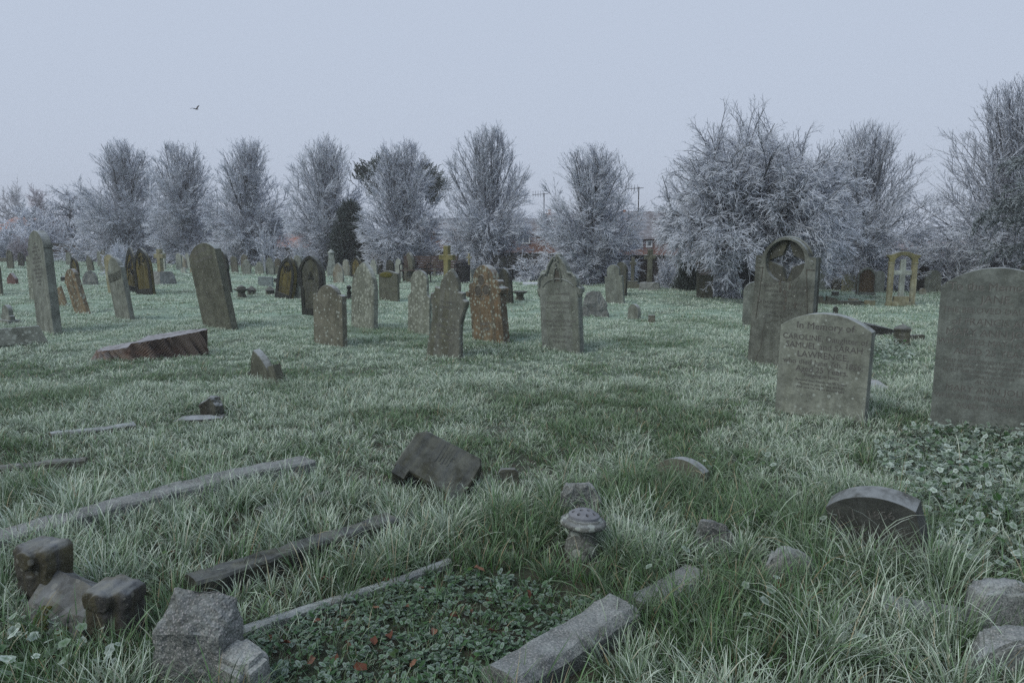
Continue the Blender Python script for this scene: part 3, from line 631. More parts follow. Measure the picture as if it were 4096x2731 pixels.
S('sliver of a pale headstone behind the right side of the tall yellow cross', 'round', (1800, 1818, 1822), 1052, 1120, 'stone_pale')
S('small dark arched headstone by the far grey bench near the boundary wall', 'shoulder', (2099, 2134, 2139), 1085, 1122, 'stone_dark', k=.5)
S('small brown flat stone beside the dark green bush at the wall', 'flat', (2668, 2696, 2699), 1128, 1153, 'stone_brown', yaw=8)
S('broken dark headstone with jagged hollow top under the frosted hawthorn', 'flat', (2786, 2852, 2863), 1100, 1192, 'stone_weathered', dx=-2, yaw=12,
  extra=lambda bm, w, h, t: (prism(bm, [(-w / 2, h - .01), (-w * .30, h - .01), (-w * .44, h + .05), (-w / 2, h + .07)], .003, t - .003), prism(bm, [(w * .28, h - .01), (w / 2, h - .01), (w / 2, h + .10), (w * .44, h + .09)], .003, t - .003)))
S('small red granite desk-shaped memorial near the left edge', 'peak', (28, 62, 73), 1092, 1138, 'stone_red_granite', k=.35)
S('small grey shouldered stone on a plinth beside the fallen slab at the left edge', 'shoulder', (6, 44, 60), 1219, 1296, 'stone_grey', k=.5,
  extra=lambda bm, w, h, t: box(bm, -w * .75, w * .62, -.06, t + .06, -.2, h * .22))
S('small low stone block on the grass right of the small plain round-topped stone', 'flat', (2592, 2620, 2625), 1276, 1292, 'stone_brown', yaw=10)
S('tiny square stone half sunk in the grass, left of the fallen cross', 'flat', (3328, 3355, 3360), 1173, 1187, 'stone_brown', yaw=15, name='stone_block', cat='stone block', group=None)
S('tiny round stone half sunk in open grass right of the star-pierced headstone', 'round', (3334, 3352, 3356), 1241, 1254, 'stone_dark', yaw=10, name='footstone', cat='footstone', group=None)
S('little pink fan-shaped stone just left of the huge one inscribed to Jane', 'seg', (3680, 3704, 3709), 1153, 1178, 'stone_pale_brown', yaw=10, k=.5)
# footstones in the foreground
S('small peaked stone with stepped shoulders leaning left on the lawn, right of the tree stump', 'gothic', (1000, 1082, 1112), 1402, 1520, 'stone_olive', k=.9, dx=-12, tilt=6, name='footstone', cat='footstone', group=None,
  extra=lambda bm, w, h, t: [box(bm, sx * w * .62 - w * .14, sx * w * .62 + w * .14, .003, t - .003, -.2, h * .36) for sx in (1, -1)])
S('low arched mossy footstone nearly sunk in grass before the inscribed dark footstone', 'seg', (2622, 2806, 2822), 1862, 1925, 'stone_olive', k=.2, yaw=38, tilt=-6, name='footstone', cat='footstone', group=None, th=.10, clear=.08)
S('dark footstone with pale curved top leaning forward, carved J J 1856', 'seg', (3335, 3695, 3718), 1962, 2205, 'stone_footstone', dx=-45, k=.17, yaw=42, tilt=16, name='footstone', cat='footstone', group=None, th=.115, clear=.22,
  text=[('J.  J.  1856', .16, -.06, .62), ('M. J. 1881', .15, .06, .33)])

# ------------------------------------------------------------------ crosses, monuments
def cross_mesh(bm, H, aw, sw, t, za, ah, z0=-.1):
    prism(bm, [(-sw / 2, z0), (sw / 2, z0), (sw / 2, za - ah / 2), (aw / 2, za - ah / 2), (aw / 2, za + ah / 2), (sw / 2, za + ah / 2), (sw / 2, H), (-sw / 2, H), (-sw / 2, za + ah / 2), (-aw / 2, za + ah / 2), (-aw / 2, za - ah / 2), (-sw / 2, za - ah / 2)], -t / 2, t / 2, bevel=.01)
def cross(label, px, yb, yt, ya, aw_px, sw_px, mat, yaw=35, base=None, bmat=None, rough=0, lean=0, rocky=0):
    P = gpt(px, yb); s = ppm(P); H = top_z(P, px, yt) - P.z; za = top_z(P, px, ya) - P.z
    root = empty('stone_cross', P, -RAD(yaw)); root.rotation_euler = (0, RAD(lean), -RAD(yaw)); tag(root, label, 'cross', None)
    c = math.cos(RAD(yaw) - math.atan2(P.x, P.y)); sw = sw_px / s / (abs(c) + .6 * abs(math.sin(RAD(yaw)))); t = sw * .8
    bm = bmesh.new(); cross_mesh(bm, H, max(aw_px / s / c * .9, sw * 1.9), sw, t, za, sw * .9)
    if rough:
        bmesh.ops.subdivide_edges(bm, edges=[e for e in bm.edges if e.calc_length() > .12], cuts=3, use_grid_fill=True); jitter(bm, rough, 9, 3)
    link('shaft', from_bm('shaft', bm, M[mat]), root)
    if base:
        bm = bmesh.new()
        for hw, z0, z1 in base:
            box(bm, -hw, hw, -hw * .8, hw * .8, z0, z1)
        if rocky:
            bmesh.ops.subdivide_edges(bm, edges=bm.edges[:], cuts=4, use_grid_fill=True); 
            for v in bm.verts: v.co.x *= 1 - .28 * max(0, v.co.z) / .45; v.co.y *= 1 - .28 * max(0, v.co.z) / .45
            jitter(bm, rocky, 6, 5)
        link('base', from_bm('base', bm, M[bmat or mat]), root)
    FOOT.append((P.x, P.y, -RAD(yaw), max([b[0] for b in base] if base else [.1]), .2))
    return root
cross('tall plain yellow stone cross rising behind the shield-shaped headstone', 1791, 1270, 982, 1029, 62, 27, 'stone_cross_yellow', yaw=34)
cross('pale stone cross standing on a chunky rock pile in the far left rows', 646, 1136, 996, 1024, 36, 17, 'stone_buff', yaw=30, base=[(.40, -.2, .42)], bmat='granite', rocky=.04)
cross('slender stone cross with flared head on a white stepped base behind the litter bin', 1877, 1122, 1013, 1030, 22, 9, 'stone_buff', yaw=35, base=[(.36, -.2, .16), (.26, .16, .30), (.17, .30, .42)], bmat='stone_pale')
cross('small grey cross half hidden behind the black bench', 1740, 1105, 1034, 1052, 31, 12, 'stone_grey', yaw=20)
cross('stone cross carved with climbing ivy on a square pedestal before the boundary wall', 2530, 1152, 1029, 1052, 30, 15, 'stone_olive', yaw=15, base=[(.24, -.2, .16), (.17, .16, .24)], rough=.025)
cross('tiny grey cross between the ivy-carved cross and the tall rustic cross', 2552, 1141, 1104, 1115, 10, 5, 'stone_grey', yaw=10)
cross('tall rustic rough-hewn stone cross on a boulder base before the boundary wall', 2597, 1160, 997, 1028, 50, 23, 'stone_olive', yaw=12, base=[(.34, -.2, .24)], bmat='granite', rough=.03, rocky=.05)
# the open arch with a cross inside
def arch_monument():
    P = gpt(3600, 1222); s = ppm(P); W = 104 / s; H = top_z(P, 3600, 1010) - P.z; yaw = RAD(-4); rz = -yaw + RAD(-14)
    root = empty('arch_monument', P, rz); tag(root, 'yellow stone open arch on two posts framing a white cross', 'monument')
    pw = .175 * W
    for sx in (-1, 1):
        bm = bmesh.new(); x = sx * (W / 2 - pw / 2); zt = H * .80
        box(bm, x - pw / 2, x + pw / 2, -pw / 2, pw / 2, -.3, zt); box(bm, x - pw * .62, x + pw * .62, -pw * .62, pw * .62, -.2, .05); box(bm, x - pw * .6, x + pw * .6, -pw * .6, pw * .6, zt, zt + .03)
        link('post', from_bm('post', bm, M['stone_buff']), root)
    zt = H * .80 + .03; a = W / 2
    outer = [(a, zt), (a * 1.0, zt + .06 * H), (a * 1.20, zt + .115 * H), (a * 1.16, zt + .13 * H), (a * .75, zt + .145 * H), (a * .5, zt + .175 * H), (a * .25, zt + .193 * H), (0, zt + .20 * H)]
    outer = outer + [(-x, z) for x, z in outer[-2::-1]]
    inner = [(-(a - pw), zt)] + [((a - pw) * math.cos(RAD(180 - q)), zt + .125 * H * math.sin(RAD(q))) for q in range(15, 180, 15)] + [(a - pw, zt)]
    bm = bmesh.new(); prism(bm, outer + inner, -pw * .55, pw * .55, bevel=.006); link('arch', from_bm('arch', bm, M['stone_cross_yellow']), root)
    bm = bmesh.new(); cw = .155 * W * 1.2; H2 = H * .875
    prism(bm, [(-cw / 2, .15), (cw / 2, .15), (cw / 2, .58 * H), (a - pw, .58 * H), (a - pw, .665 * H), (cw / 2, .665 * H), (cw / 2, H2), (-cw / 2, H2), (-cw / 2, .665 * H), (-a + pw, .665 * H), (-a + pw, .58 * H), (-cw / 2, .58 * H)], -pw * .42, pw * .42, bevel=.005)
    link('cross', from_bm('cross', bm, M['stone_pale']), root)
    bm = bmesh.new(); box(bm, -a + pw, a - pw, -pw * 1.1, pw * .5, -.3, .08 * H); box(bm, -a * .52, a * .52, -pw * .9, pw * .45, .08 * H, .18 * H); link('plinth', from_bm('plinth', bm, M['stone_buff']), root)
    FOOT.append((P.x, P.y, rz, W / 2, .15))
arch_monument()
def simple(name, label, cat, px, yb, mat, build, rz=0, group=None, smooth=False, foot=None, dz=0):
    P = gpt(px, yb); bm = bmesh.new(); build(bm, ppm(P)); mats = [M[m] for m in (mat if isinstance(mat, (list, tuple)) else [mat])]
    o = link(name, from_bm(name, bm, mats, smooth), None, P + Vector((0, 0, dz)), rz); tag(o, label, cat, group)
    if foot: FOOT.append((P.x, P.y, rz, foot[0], foot[1]))
    return o
def stele(bm, s):
    box(bm, -.19, .19, -.15, .15, -.2, .42); v = box(bm, -.15, .15, -.12, .12, .42, .95)
    for q in v[4:]: q.co.x *= .65; q.co.y *= .65
    lathe(bm, [(.13, .95), (.14, 1.0), (.08, 1.05), (.03, 1.12)], 10)
simple('obelisk', 'white tapering obelisk on a block pedestal in front of the dark evergreen', 'obelisk', 1328, 1106, 'stone_pale', stele, .3)
def column(bm, s):
    box(bm, -.22, .22, -.2, .2, -.2, .25); box(bm, -.15, .15, -.14, .14, .25, .62)
    lathe(bm, [(.12, .62), (.14, .7), (.10, .82), (.13, .92), (.15, 1.02), (.09, 1.12), (.05, 1.2)], 12); jitter(bm, .02, 7, 2, [v for v in bm.verts if v.co.z > .62])
simple('pedestal_urn', 'pale weathered urn on a tall pedestal right behind the star-pierced headstone', 'urn', 3279, 1160, 'stone_pale', column, .2)
# ------------------------------------------------------------------ rocks
def rock_mesh(name, pts, mat, cuts=3, amp=.012, scale=9, seed=0, smooth=False, bevel=0):
    bm = bmesh.new()
    for p in pts: bm.verts.new(p)
    bmesh.ops.convex_hull(bm, input=bm.verts)
    for v in [v for v in bm.verts if not v.link_faces]: bm.verts.remove(v)
    bmesh.ops.dissolve_limit(bm, angle_limit=.02, verts=bm.verts, edges=bm.edges)
    if bevel: bmesh.ops.bevel(bm, geom=bm.edges[:], offset=bevel, segments=2, affect='EDGES', clamp_overlap=True)
    bmesh.ops.triangulate(bm, faces=bm.faces)
    for _ in range(cuts):
        bmesh.ops.subdivide_edges(bm, edges=[e for e in bm.edges if e.calc_length() > .02], cuts=1)
        bmesh.ops.triangulate(bm, faces=bm.faces)
    off = Vector((seed * 3.3, seed, seed * 2.1)); bm.normal_update()
    for v in bm.verts:
        v.co += v.normal * (mnoise.noise(v.co * scale + off) * amp + mnoise.noise(v.co * scale * 3.7 + off) * amp * .45 + mnoise.noise(v.co * scale * 11 + off) * amp * .2)
    return from_bm(name, bm, M[mat], smooth)
def rock(label, box_px, mat, pts, name='rough_stone', cat='stone', rz=0, depth=.7, seed=0, group=None, foot=True, **k):
    """pts in units of the visible width / height: (x -.5...5, y 0..1 back, z 0..1)"""
    xl, yt, xr, yb = box_px; P = gpt((xl + xr) / 2, yb); s = ppm(P); W = (xr - xl) / s; H = top_z(P, (xl + xr) / 2, yt) - P.z
    d = W * depth
    me = rock_mesh(name, [(x * W, y * d, z * H if z > 0 else -.15) for x, y, z in pts], mat, seed=seed, **k)
    o = link(name, me, None, P, rz); tag(o, label, cat, group)
    if foot: FOOT.append((P.x - d / 2 * math.sin(rz), P.y + d / 2 * math.cos(rz), rz, W / 2 * .95, d / 2 * .95))
    return o, P, W, H
rock('pale rough boulder headstone with a chipped top, behind the grey gabled headstone', (2326, 1164, 2440, 1268), 'granite_rough', [(-.5, 0, -1), (.5, 0, -1), (-.5, .4, -1), (.5, .4, -1), (-.42, .1, .75), (-.15, .1, 1), (.15, .12, .97), (.33, .1, .6), (.45, .1, .2), (-.3, .35, .9), (.2, .4, .9)], cuts=4, amp=.03)
rock('rough grey boulder headstone right of the small moulded leaning headstone', (328, 1083, 390, 1139), 'granite_rough', [(-.45, 0, -1), (.5, 0, -1), (-.45, .4, -1), (.5, .4, -1), (-.5, .1, .55), (-.2, .1, .95), (.05, .12, 1), (.42, .1, .6), (.5, .1, .3), (-.2, .35, .9), (.3, .4, .8)], cuts=4, amp=.03, seed=4)
rock('small brown rock beside the big left-leaning headstone in the far rows', (752, 1070, 778, 1092), 'stone_buff', [(-.5, 0, -1), (.5, 0, -1), (-.5, .8, -1), (.5, .8, -1), (-.2, .3, 1), (.3, .4, .9), (.45, .4, .5)], seed=2, amp=.03)
rock('tall rough pyramid-topped granite corner stone at the bottom left', (612, 2395, 925, 2760), 'granite_rough', [(-.5, 0, -1), (.42, -.12, -1), (-.5, .9, -1), (.5, .9, -1), (-.5, .02, .58), (-.02, -.1, .66), (.38, .05, .60), (.5, .5, .62), (-.36, .45, .98), (.0, .42, .80), (.22, .5, 1.0), (.45, .62, .86), (-.4, .8, .78)], cuts=5, amp=.02, scale=8, seed=1, rz=RAD(-8), name='corner_stone', cat='corner stone')
rock('low flat granite kerb block at the bottom edge beside the tall rough corner stone', (800, 2590, 1010, 2790), 'granite', [(-.5, 0, -1), (.6, 0, -1), (-.5, .9, -1), (.7, .9, -1), (-.45, .0, .7), (.5, .0, .62), (-.2, .9, .98), (.55, .9, .8)], cuts=5, amp=.012, seed=6, rz=RAD(-30), name='kerb_block', cat='kerb', bevel=.02)
rock('rough twin-humped granite stone directly behind the stone flower vase', (2232, 1938, 2408, 2090), 'granite_rough', [(-.5, 0, -1), (.5, 0, -1), (-.5, .7, -1), (.5, .7, -1), (-.5, .1, .45), (-.32, .15, .95), (-.1, .1, .82), (.12, .15, .97), (.32, .15, .85), (.5, .15, .4), (-.3, .6, .9), (.25, .6, .9)], cuts=5, amp=.022, seed=7, name='corner_stone', cat='corner stone')
rock('knobbly granite corner stone half buried in long grass right of the flower vase', (2775, 2095, 2930, 2220), 'granite_rough', [(-.5, 0, -1), (.5, 0, -1), (-.5, .7, -1), (.5, .7, -1), (-.48, .15, .6), (-.3, .2, .98), (.02, .2, .78), (.28, .2, .95), (.5, .3, .62), (.45, .6, .6), (-.3, .6, .9)], cuts=5, amp=.022, seed=9, rz=RAD(-10), name='corner_stone', cat='corner stone')
rock('smooth rounded granite boulder between the long grass and the dark J J footstone', (3058, 2200, 3276, 2330), 'granite', [(-.5, 0, -1), (.5, 0, -1), (-.5, .8, -1), (.5, .8, -1), (-.48, .1, .45), (-.33, .1, .62), (.0, .25, 1), (.42, .15, .62), (.5, .3, .45), (-.2, .6, .9), (.25, .6, .8)], cuts=4, amp=.008, seed=11, bevel=.03, smooth=True, name='corner_stone', cat='corner stone')
rock('big rounded granite kerb post cut off by the right edge', (3892, 2345, 4180, 2560), 'granite', [(-.5, 0, -1), (.5, 0, -1), (-.5, .8, -1), (.5, .8, -1), (-.5, .05, .55), (-.36, .12, .88), (.0, .3, 1), (.4, .2, .9), (.5, .3, .6), (-.3, .7, .9), (.3, .7, .9)], cuts=4, amp=.008, seed=13, bevel=.04, smooth=True, name='corner_stone', cat='corner stone')
rock('pale granite kerb end at the bottom right corner below the big rounded post', (3890, 2560, 4200, 2760), 'granite', [(-.5, 0, -1), (.5, 0, -1), (-.5, .8, -1), (.5, .8, -1), (-.42, .05, .55), (.0, .1, .9), (.5, .1, 1), (.5, .8, .9), (-.1, .8, .9)], cuts=4, amp=.012, seed=14, bevel=.02, name='kerb_block', cat='kerb')
rock('dark pitched block with moss streak on a flat base, on the left lawn', (785, 1588, 886, 1672), 'stone_dark', [(-.5, 0, -1), (.35, -.1, -1), (.5, .5, -1), (-.4, .7, -1), (-.5, 0, .55), (-.15, -.02, .62), (.12, -.05, .98), (.4, .0, .62), (.5, .4, .6), (-.2, .5, 1), (.3, .5, 1), (-.42, .5, .75)], cuts=4, amp=.012, seed=3, rz=RAD(-25), name='stone_block', cat='stone block')
rock('flat stone base slab under the dark pitched block on the left lawn', (700, 1668, 880, 1692), 'stone_dark', [(-.5, 0, -1), (.5, 0, -1), (-.5, .6, -1), (.5, .6, -1), (-.5, .02, .5), (.5, .02, .6), (-.4, .6, .6), (.5, .6, .6)], cuts=3, amp=.006, seed=5, name='base_slab', cat='slab', rz=RAD(10))
rock('small dark double-humped kerb end beside the fallen inscribed block', (1984, 1880, 2080, 1958), 'stone_weathered', [(-.5, 0, -1), (.5, 0, -1), (-.5, .8, -1), (.5, .8, -1), (-.46, .05, .82), (-.25, .1, 1), (0, .1, .84), (.28, .1, 1), (.46, .1, .8), (-.3, .7, .95), (.3, .7, .95)], cuts=4, amp=.008, seed=8, name='kerb_end', cat='kerb')
rock('dark pitched grave slab lying behind the Caroline headstone', (3460, 1293, 3556, 1345), 'stone_black', [(-.5, 0, -1), (.6, -.5, -1), (.6, .3, -1), (-.4, .6, -1), (-.5, .0, .95), (-.3, .1, 1), (.58, -.48, .55), (.6, .25, .5), (-.4, .55, 1)], cuts=3, amp=.008, seed=2, name='grave_slab', cat='slab')
rock('flat buff paving fragment lying beside the Caroline headstone', (3462, 1512, 3590, 1560), 'stone_pale_brown', [(-.5, 0, -1), (.3, -.05, -1), (.5, .9, -1), (-.4, 1.1, -1), (-.5, 0, .12), (.3, -.05, .12), (.5, .9, .2), (-.4, 1.1, .25)], cuts=3, amp=.006, seed=4, depth=1.5, name='paving_fragment', cat='slab')
rock('smaller tilted buff paving fragment tucked against the foot of the Caroline headstone', (3455, 1560, 3512, 1598), 'stone_pale_brown', [(-.5, 0, -1), (.3, -.05, -1), (.5, .9, -1), (-.4, 1.1, -1), (-.5, 0, .2), (.3, -.05, .15), (.5, .9, .3), (-.4, 1.1, .5)], cuts=3, amp=.006, seed=5, depth=1.2, name='paving_fragment', cat='slab')
rock('dark low kerb stone lying left of the huge headstone inscribed to Jane', (3634, 1340, 3700, 1364), 'stone_weathered', [(-.5, 0, -1), (.5, 0, -1), (-.5, .5, -1), (.5, .5, -1), (-.5, 0, .9), (.5, 0, 1), (-.5, .5, .95), (.5, .5, 1)], cuts=3, amp=.006, seed=6, name='kerb_stone', cat='kerb', bevel=.01)
rock('flat frost-white ledger slab on the grass beside the grey gabled headstone', (2092, 1127, 2192, 1140), 'frost_sheet', [(-.5, 0, -1), (.5, 0, -1), (-.5, .8, -1), (.5, .8, -1), (-.5, 0, .55), (.5, 0, .55), (-.5, .8, .6), (.5, .8, .6)], cuts=2, amp=.004, depth=.9, seed=1, name='ledger_slab', cat='slab')
rock('dark low ledger tomb between the tall narrow headstone and the small leaning one', (243, 1106, 272, 1126), 'stone_dark', [(-.5, 0, -1), (.5, 0, -1), (-.5, .8, -1), (.5, .8, -1), (-.5, 0, .9), (.5, 0, .9), (-.5, .8, 1), (.5, .8, 1)], cuts=2, amp=.006, seed=2, name='ledger_tomb', cat='tomb')
# brown slab seen behind the tall narrow headstone
S('brown slanting stone showing behind the right foot of the tall narrow headstone', 'flat', (222, 262, 268), 1160, 1222, 'stone_rust', dx=-14, yaw=30)
# pitched post with letters
def post(bm, s):
    box(bm, -.13, .13, -.11, .11, -.2, .30); t = box(bm, -.145, .145, -.125, .125, .30, .33)
    b = [bm.verts.new(p) for p in ((-.145, -.125, .332), (.145, -.125, .332), (.145, .125, .332), (-.145, .125, .332))]; ap = bm.verts.new((0, 0, .42))
    for i in range(4): bm.faces.new((b[i], b[(i + 1) % 4], ap))
    text_into(bm, [('THE', .06, 0, .20), ('GOOD', .06, 0, .12)], -.11, 1)
P_ = gpt(3605, 1380); 
simple('kerb_post', 'dark square grave post with a pyramid top and carved letters, behind the Caroline headstone', 'post', 3606, 1383, ['stone_weathered', 'incised_light'], lambda bm, s: (post(bm, s), [setattr(v, 'co', v.co * (57 / s / .27)) for v in bm.verts]), RAD(-30), foot=(.1, .1))
# fallen cross and low kerb posts
def fallen_cross(bm, s):
    box(bm, -.45, .9, -.12, .12, 0, .09)
    for sx in (-1, 1):
        v = box(bm, -.30 if sx < 0 else .05, -.05 if sx < 0 else .30, -.1, .1, .092, .22)
        for q in v: q.co.z += (q.co.x * sx * -.28)
simple('fallen_cross', 'broken dark stone cross lying on its slab in the grass right of the star-pierced headstone', 'cross', 3296, 1216, 'stone_weathered', fallen_cross, RAD(-8))
KP = 'small yellow kerb posts by the fallen cross'
for px, yb, lab in ((3412, 1212, 'left one of two small yellow grave posts beside the fallen cross'), (3478, 1220, 'right one of two small yellow grave posts beside the fallen cross')):
    simple('kerb_post', lab, 'post', px, yb, 'stone_buff', lambda bm, s: box(bm, -.09, .09, -.09, .09, -.1, .12), RAD(15), group=KP)
simple('kerb_stone', 'low stone kerb joining the two small yellow grave posts', 'kerb', 3445, 1217, 'stone_brown', lambda bm, s: box(bm, -.20, .20, -.04, .04, -.1, .07), RAD(-8))
# little urns and pots far off
def pot(bm, s, lid):
    lathe(bm, [(.12, -.1), (.13, .02), (.09, .10), (.10, .16), (.19, .21), (.20, .235), (.17, .24)], 16)
    if lid: lathe(bm, [(.115, .24), (.12, .27), (.03, .33), (.01, .335)], 12)
UG = 'small stone urns and capped posts in the grass'
simple('stone_urn', 'dark urn with flared rim and pointed lid right of the big left-leaning headstone', 'urn', 967, 1190, 'stone_weathered', lambda bm, s: pot(bm, s, True), 0, UG, True)
def capped(bm, s):
    box(bm, -.10, .10, -.1, .1, -.1, .12); v = [bm.verts.new(p) for p in ((-.13, -.13, .121), (.13, -.13, .121), (.13, .13, .121), (-.13, .13, .121))]; a = bm.verts.new((0, 0, .24))
    bm.faces.new(v[::-1])
    for i in range(4): bm.faces.new((v[i], v[(i + 1) % 4], a))
simple('capped_post', 'dark pyramid-capped low post just right of the lidded urn', 'post', 1007, 1176, 'stone_weathered', capped, .5, UG)
simple('capped_post', 'dark pyramid-capped low post left of the leaning black gothic headstone', 'post', 1081, 1178, 'stone_weathered', capped, .5, UG)
simple('stone_urn', 'small open stone urn on the grass right of the dark grey pointed headstone', 'urn', 2080, 1201, 'stone_weathered', lambda bm, s: pot(bm, s, False), 0, UG, True)
simple('stone_finial', 'small dark ball-topped finial left of the pale lichen-mottled headstone', 'finial', 1397, 1196, 'stone_black', lambda bm, s: lathe(bm, [(.10, -.1), (.10, .05), (.05, .10), (.07, .17), (.035, .24), (.07, .29), (.06, .34), (.01, .37)], 12), 0, None, True)
simple('stone_block', 'small dark broken stub in the grass beside the slate tablet', 'stone block', 1108, 1130, 'stone_dark', lambda bm, s: (box(bm, -.1, .1, -.1, .1, -.1, .16), jitter(bm, .03, 5, 2)), .4)

# ------------------------------------------------------------------ grave kerbs
def kerb(label, A, B, w, h, mat, seed=0, amp=.006, name='grave_kerb', round_=.012, tilt=0, front=False):
    a, b = gpt(*A), gpt(*B); d = b - a; L = d.length; rz = math.atan2(d.y, d.x); n = max(6, int(L / .05))
    prof = [(0, -.12), (0, h - round_), (round_, h), (w - round_, h), (w, h - round_), (w, -.12)]
    prof = [p for i, p in enumerate(prof)]; bm = bmesh.new(); rings = []
    P2 = []
    for (y0, z0), (y1, z1) in zip(prof, prof[1:]):
        for k in range(3): P2.append((y0 + (y1 - y0) * k / 3, z0 + (z1 - z0) * k / 3))
    P2.append(prof[-1])
    for i in range(n + 1):
        x = L * i / n; gz = float(G(a.x + d.x * i / n, a.y + d.y * i / n)) - a.z
        rings.append([bm.verts.new((x, y, z + gz)) for y, z in P2])
    for r0, r1 in zip(rings, rings[1:]):
        for k in range(len(P2) - 1): bm.faces.new((r0[k], r1[k], r1[k + 1], r0[k + 1]))
    bm.faces.new(rings[0]); bm.faces.new(rings[-1][::-1])
    jitter(bm, amp * 1.6, 14, seed); jitter(bm, amp * 1.8, 4, seed + 3)
    bmesh.ops.recalc_face_normals(bm, faces=bm.faces)
    o = link(name, from_bm(name, bm, M[mat]), None, a, rz); tag(o, label, 'kerb')
    c = a + d / 2 + Vector((-math.sin(rz), math.cos(rz), 0)) * w / 2
    FOOT.append((c.x, c.y, rz, L / 2, w / 2 - .02)); f = c + Vector((math.sin(rz), -math.cos(rz), 0)) * (w / 2 + .03); front and FOOT.append((f.x, f.y, rz, L / 2, .035)); return o
kerb('long cracked granite grave kerb running from the left edge towards the fallen inscribed block', (-140, 2262), (1262, 1892), .17, .095, 'granite_rough', 1, front=True)
kerb('short narrow stone kerb piece lying beyond the dark mossy kerb', (1040, 2062), (1325, 1990), .06, .035, 'stone_weathered', 2)
kerb('dark mossy grave kerb between the scrolled marker and the fallen inscribed block', (800, 2415), (1600, 2140), .13, .10, 'stone_mossy_black', 3, front=True)
kerb('narrow white granite kerb along the leafy grave bed', (915, 2570), (1810, 2272), .05, .04, 'granite_pale', 4, amp=.003)
kerb('wide chisel-faced granite kerb along the right side of the leafy grave bed', (2080, 2840), (2560, 2520), .19, .10, 'granite_rough', 5, round_=.03, front=True)
kerb('granite kerb length sinking under long grass towards the knobbly corner stone', (2620, 2470), (2850, 2330), .17, .04, 'granite_rough', 6, round_=.02)
kerb('thin dark kerb with pale top at the left edge of the lawn', (-60, 1905), (345, 1868), .07, .06, 'stone_weathered', 7)
kerb('mossy sunken kerb on the left lawn below the dark pitched block', (205, 1758), (545, 1716), .10, .045, 'stone_olive', 8)
kerb('pale kerb stub in the grass right of the stone flower vase', (2420, 2100), (2640, 2180), .09, .045, 'granite_pale', 9)
kerb('granite kerb lying in long grass left of the big rounded post', (3540, 2470), (3900, 2540), .12, .06, 'granite', 10)
# fallen slab at the left edge
def fallen_slab():
    a, b = gpt(-160, 1405), gpt(196, 1375); d = b - a; L = d.length; rz = math.atan2(d.y, d.x); h = 78 / ppm(b)
    bm = bmesh.new(); prism(bm, [(0, .02), (L, .02), (L * .93, h), (0, h * 1.0)], 0, .11, bevel=.012)
    me = from_bm('fallen_slab', bm, M['stone_lichen']); o = link('fallen_slab', me); o.matrix_world = Matrix.Translation(a) @ Matrix.Rotation(rz, 4, 'Z') @ Matrix.Rotation(RAD(-24), 4, 'X')
    tag(o, 'wide pale slab tipped on edge at the left side, before the tall narrow headstone', 'slab'); FOOT.append(((a.x + b.x) / 2, (a.y + b.y) / 2 + .08, rz, L / 2, .1))
fallen_slab()
# fallen inscribed block
def fallen_block():
    A = gpt(1598, 1968); s = ppm(A); L = 290 / s
    bm = bmesh.new(); hw = .17
    prism(bm, [(-.02, -.08), (L, -.08), (L, .19), (L * .93, .235), (L * .07, .235), (-.02, .19)], 0, .15, bevel=.01)
    box(bm, L * .80, L * 1.0, -.02, .13, -.14, -.075); box(bm, 0, L * .2, -.02, .13, -.14, -.075)
    for i in range(5): box(bm, L * (.40 + .045 * i), L * (.415 + .045 * i), -.004, .004, .07 + .01 * (i % 2), .20)
    bmesh.ops.subdivide_edges(bm, edges=[e for e in bm.edges if e.calc_length() > .12], cuts=2, use_grid_fill=True); jitter(bm, .006, 8, 4)
    me = from_bm('fallen_headstone', bm, M['stone_mossy_black']); o = link('fallen_headstone', me)
    o.matrix_world = Matrix.Translation(A + Vector((.03, 0, .24))) @ Matrix.Rotation(RAD(-16), 4, 'Z') @ Matrix.Rotation(RAD(23), 4, 'Y') @ Matrix.Rotation(RAD(-50), 4, 'X')
    tag(o, 'fallen black inscribed gravestone block tipped over in the grass, with moss stains', 'headstone', HG)
    FOOT.append((A.x + L * .45, A.y + .12, RAD(-16), L * .45, .12))
fallen_block()
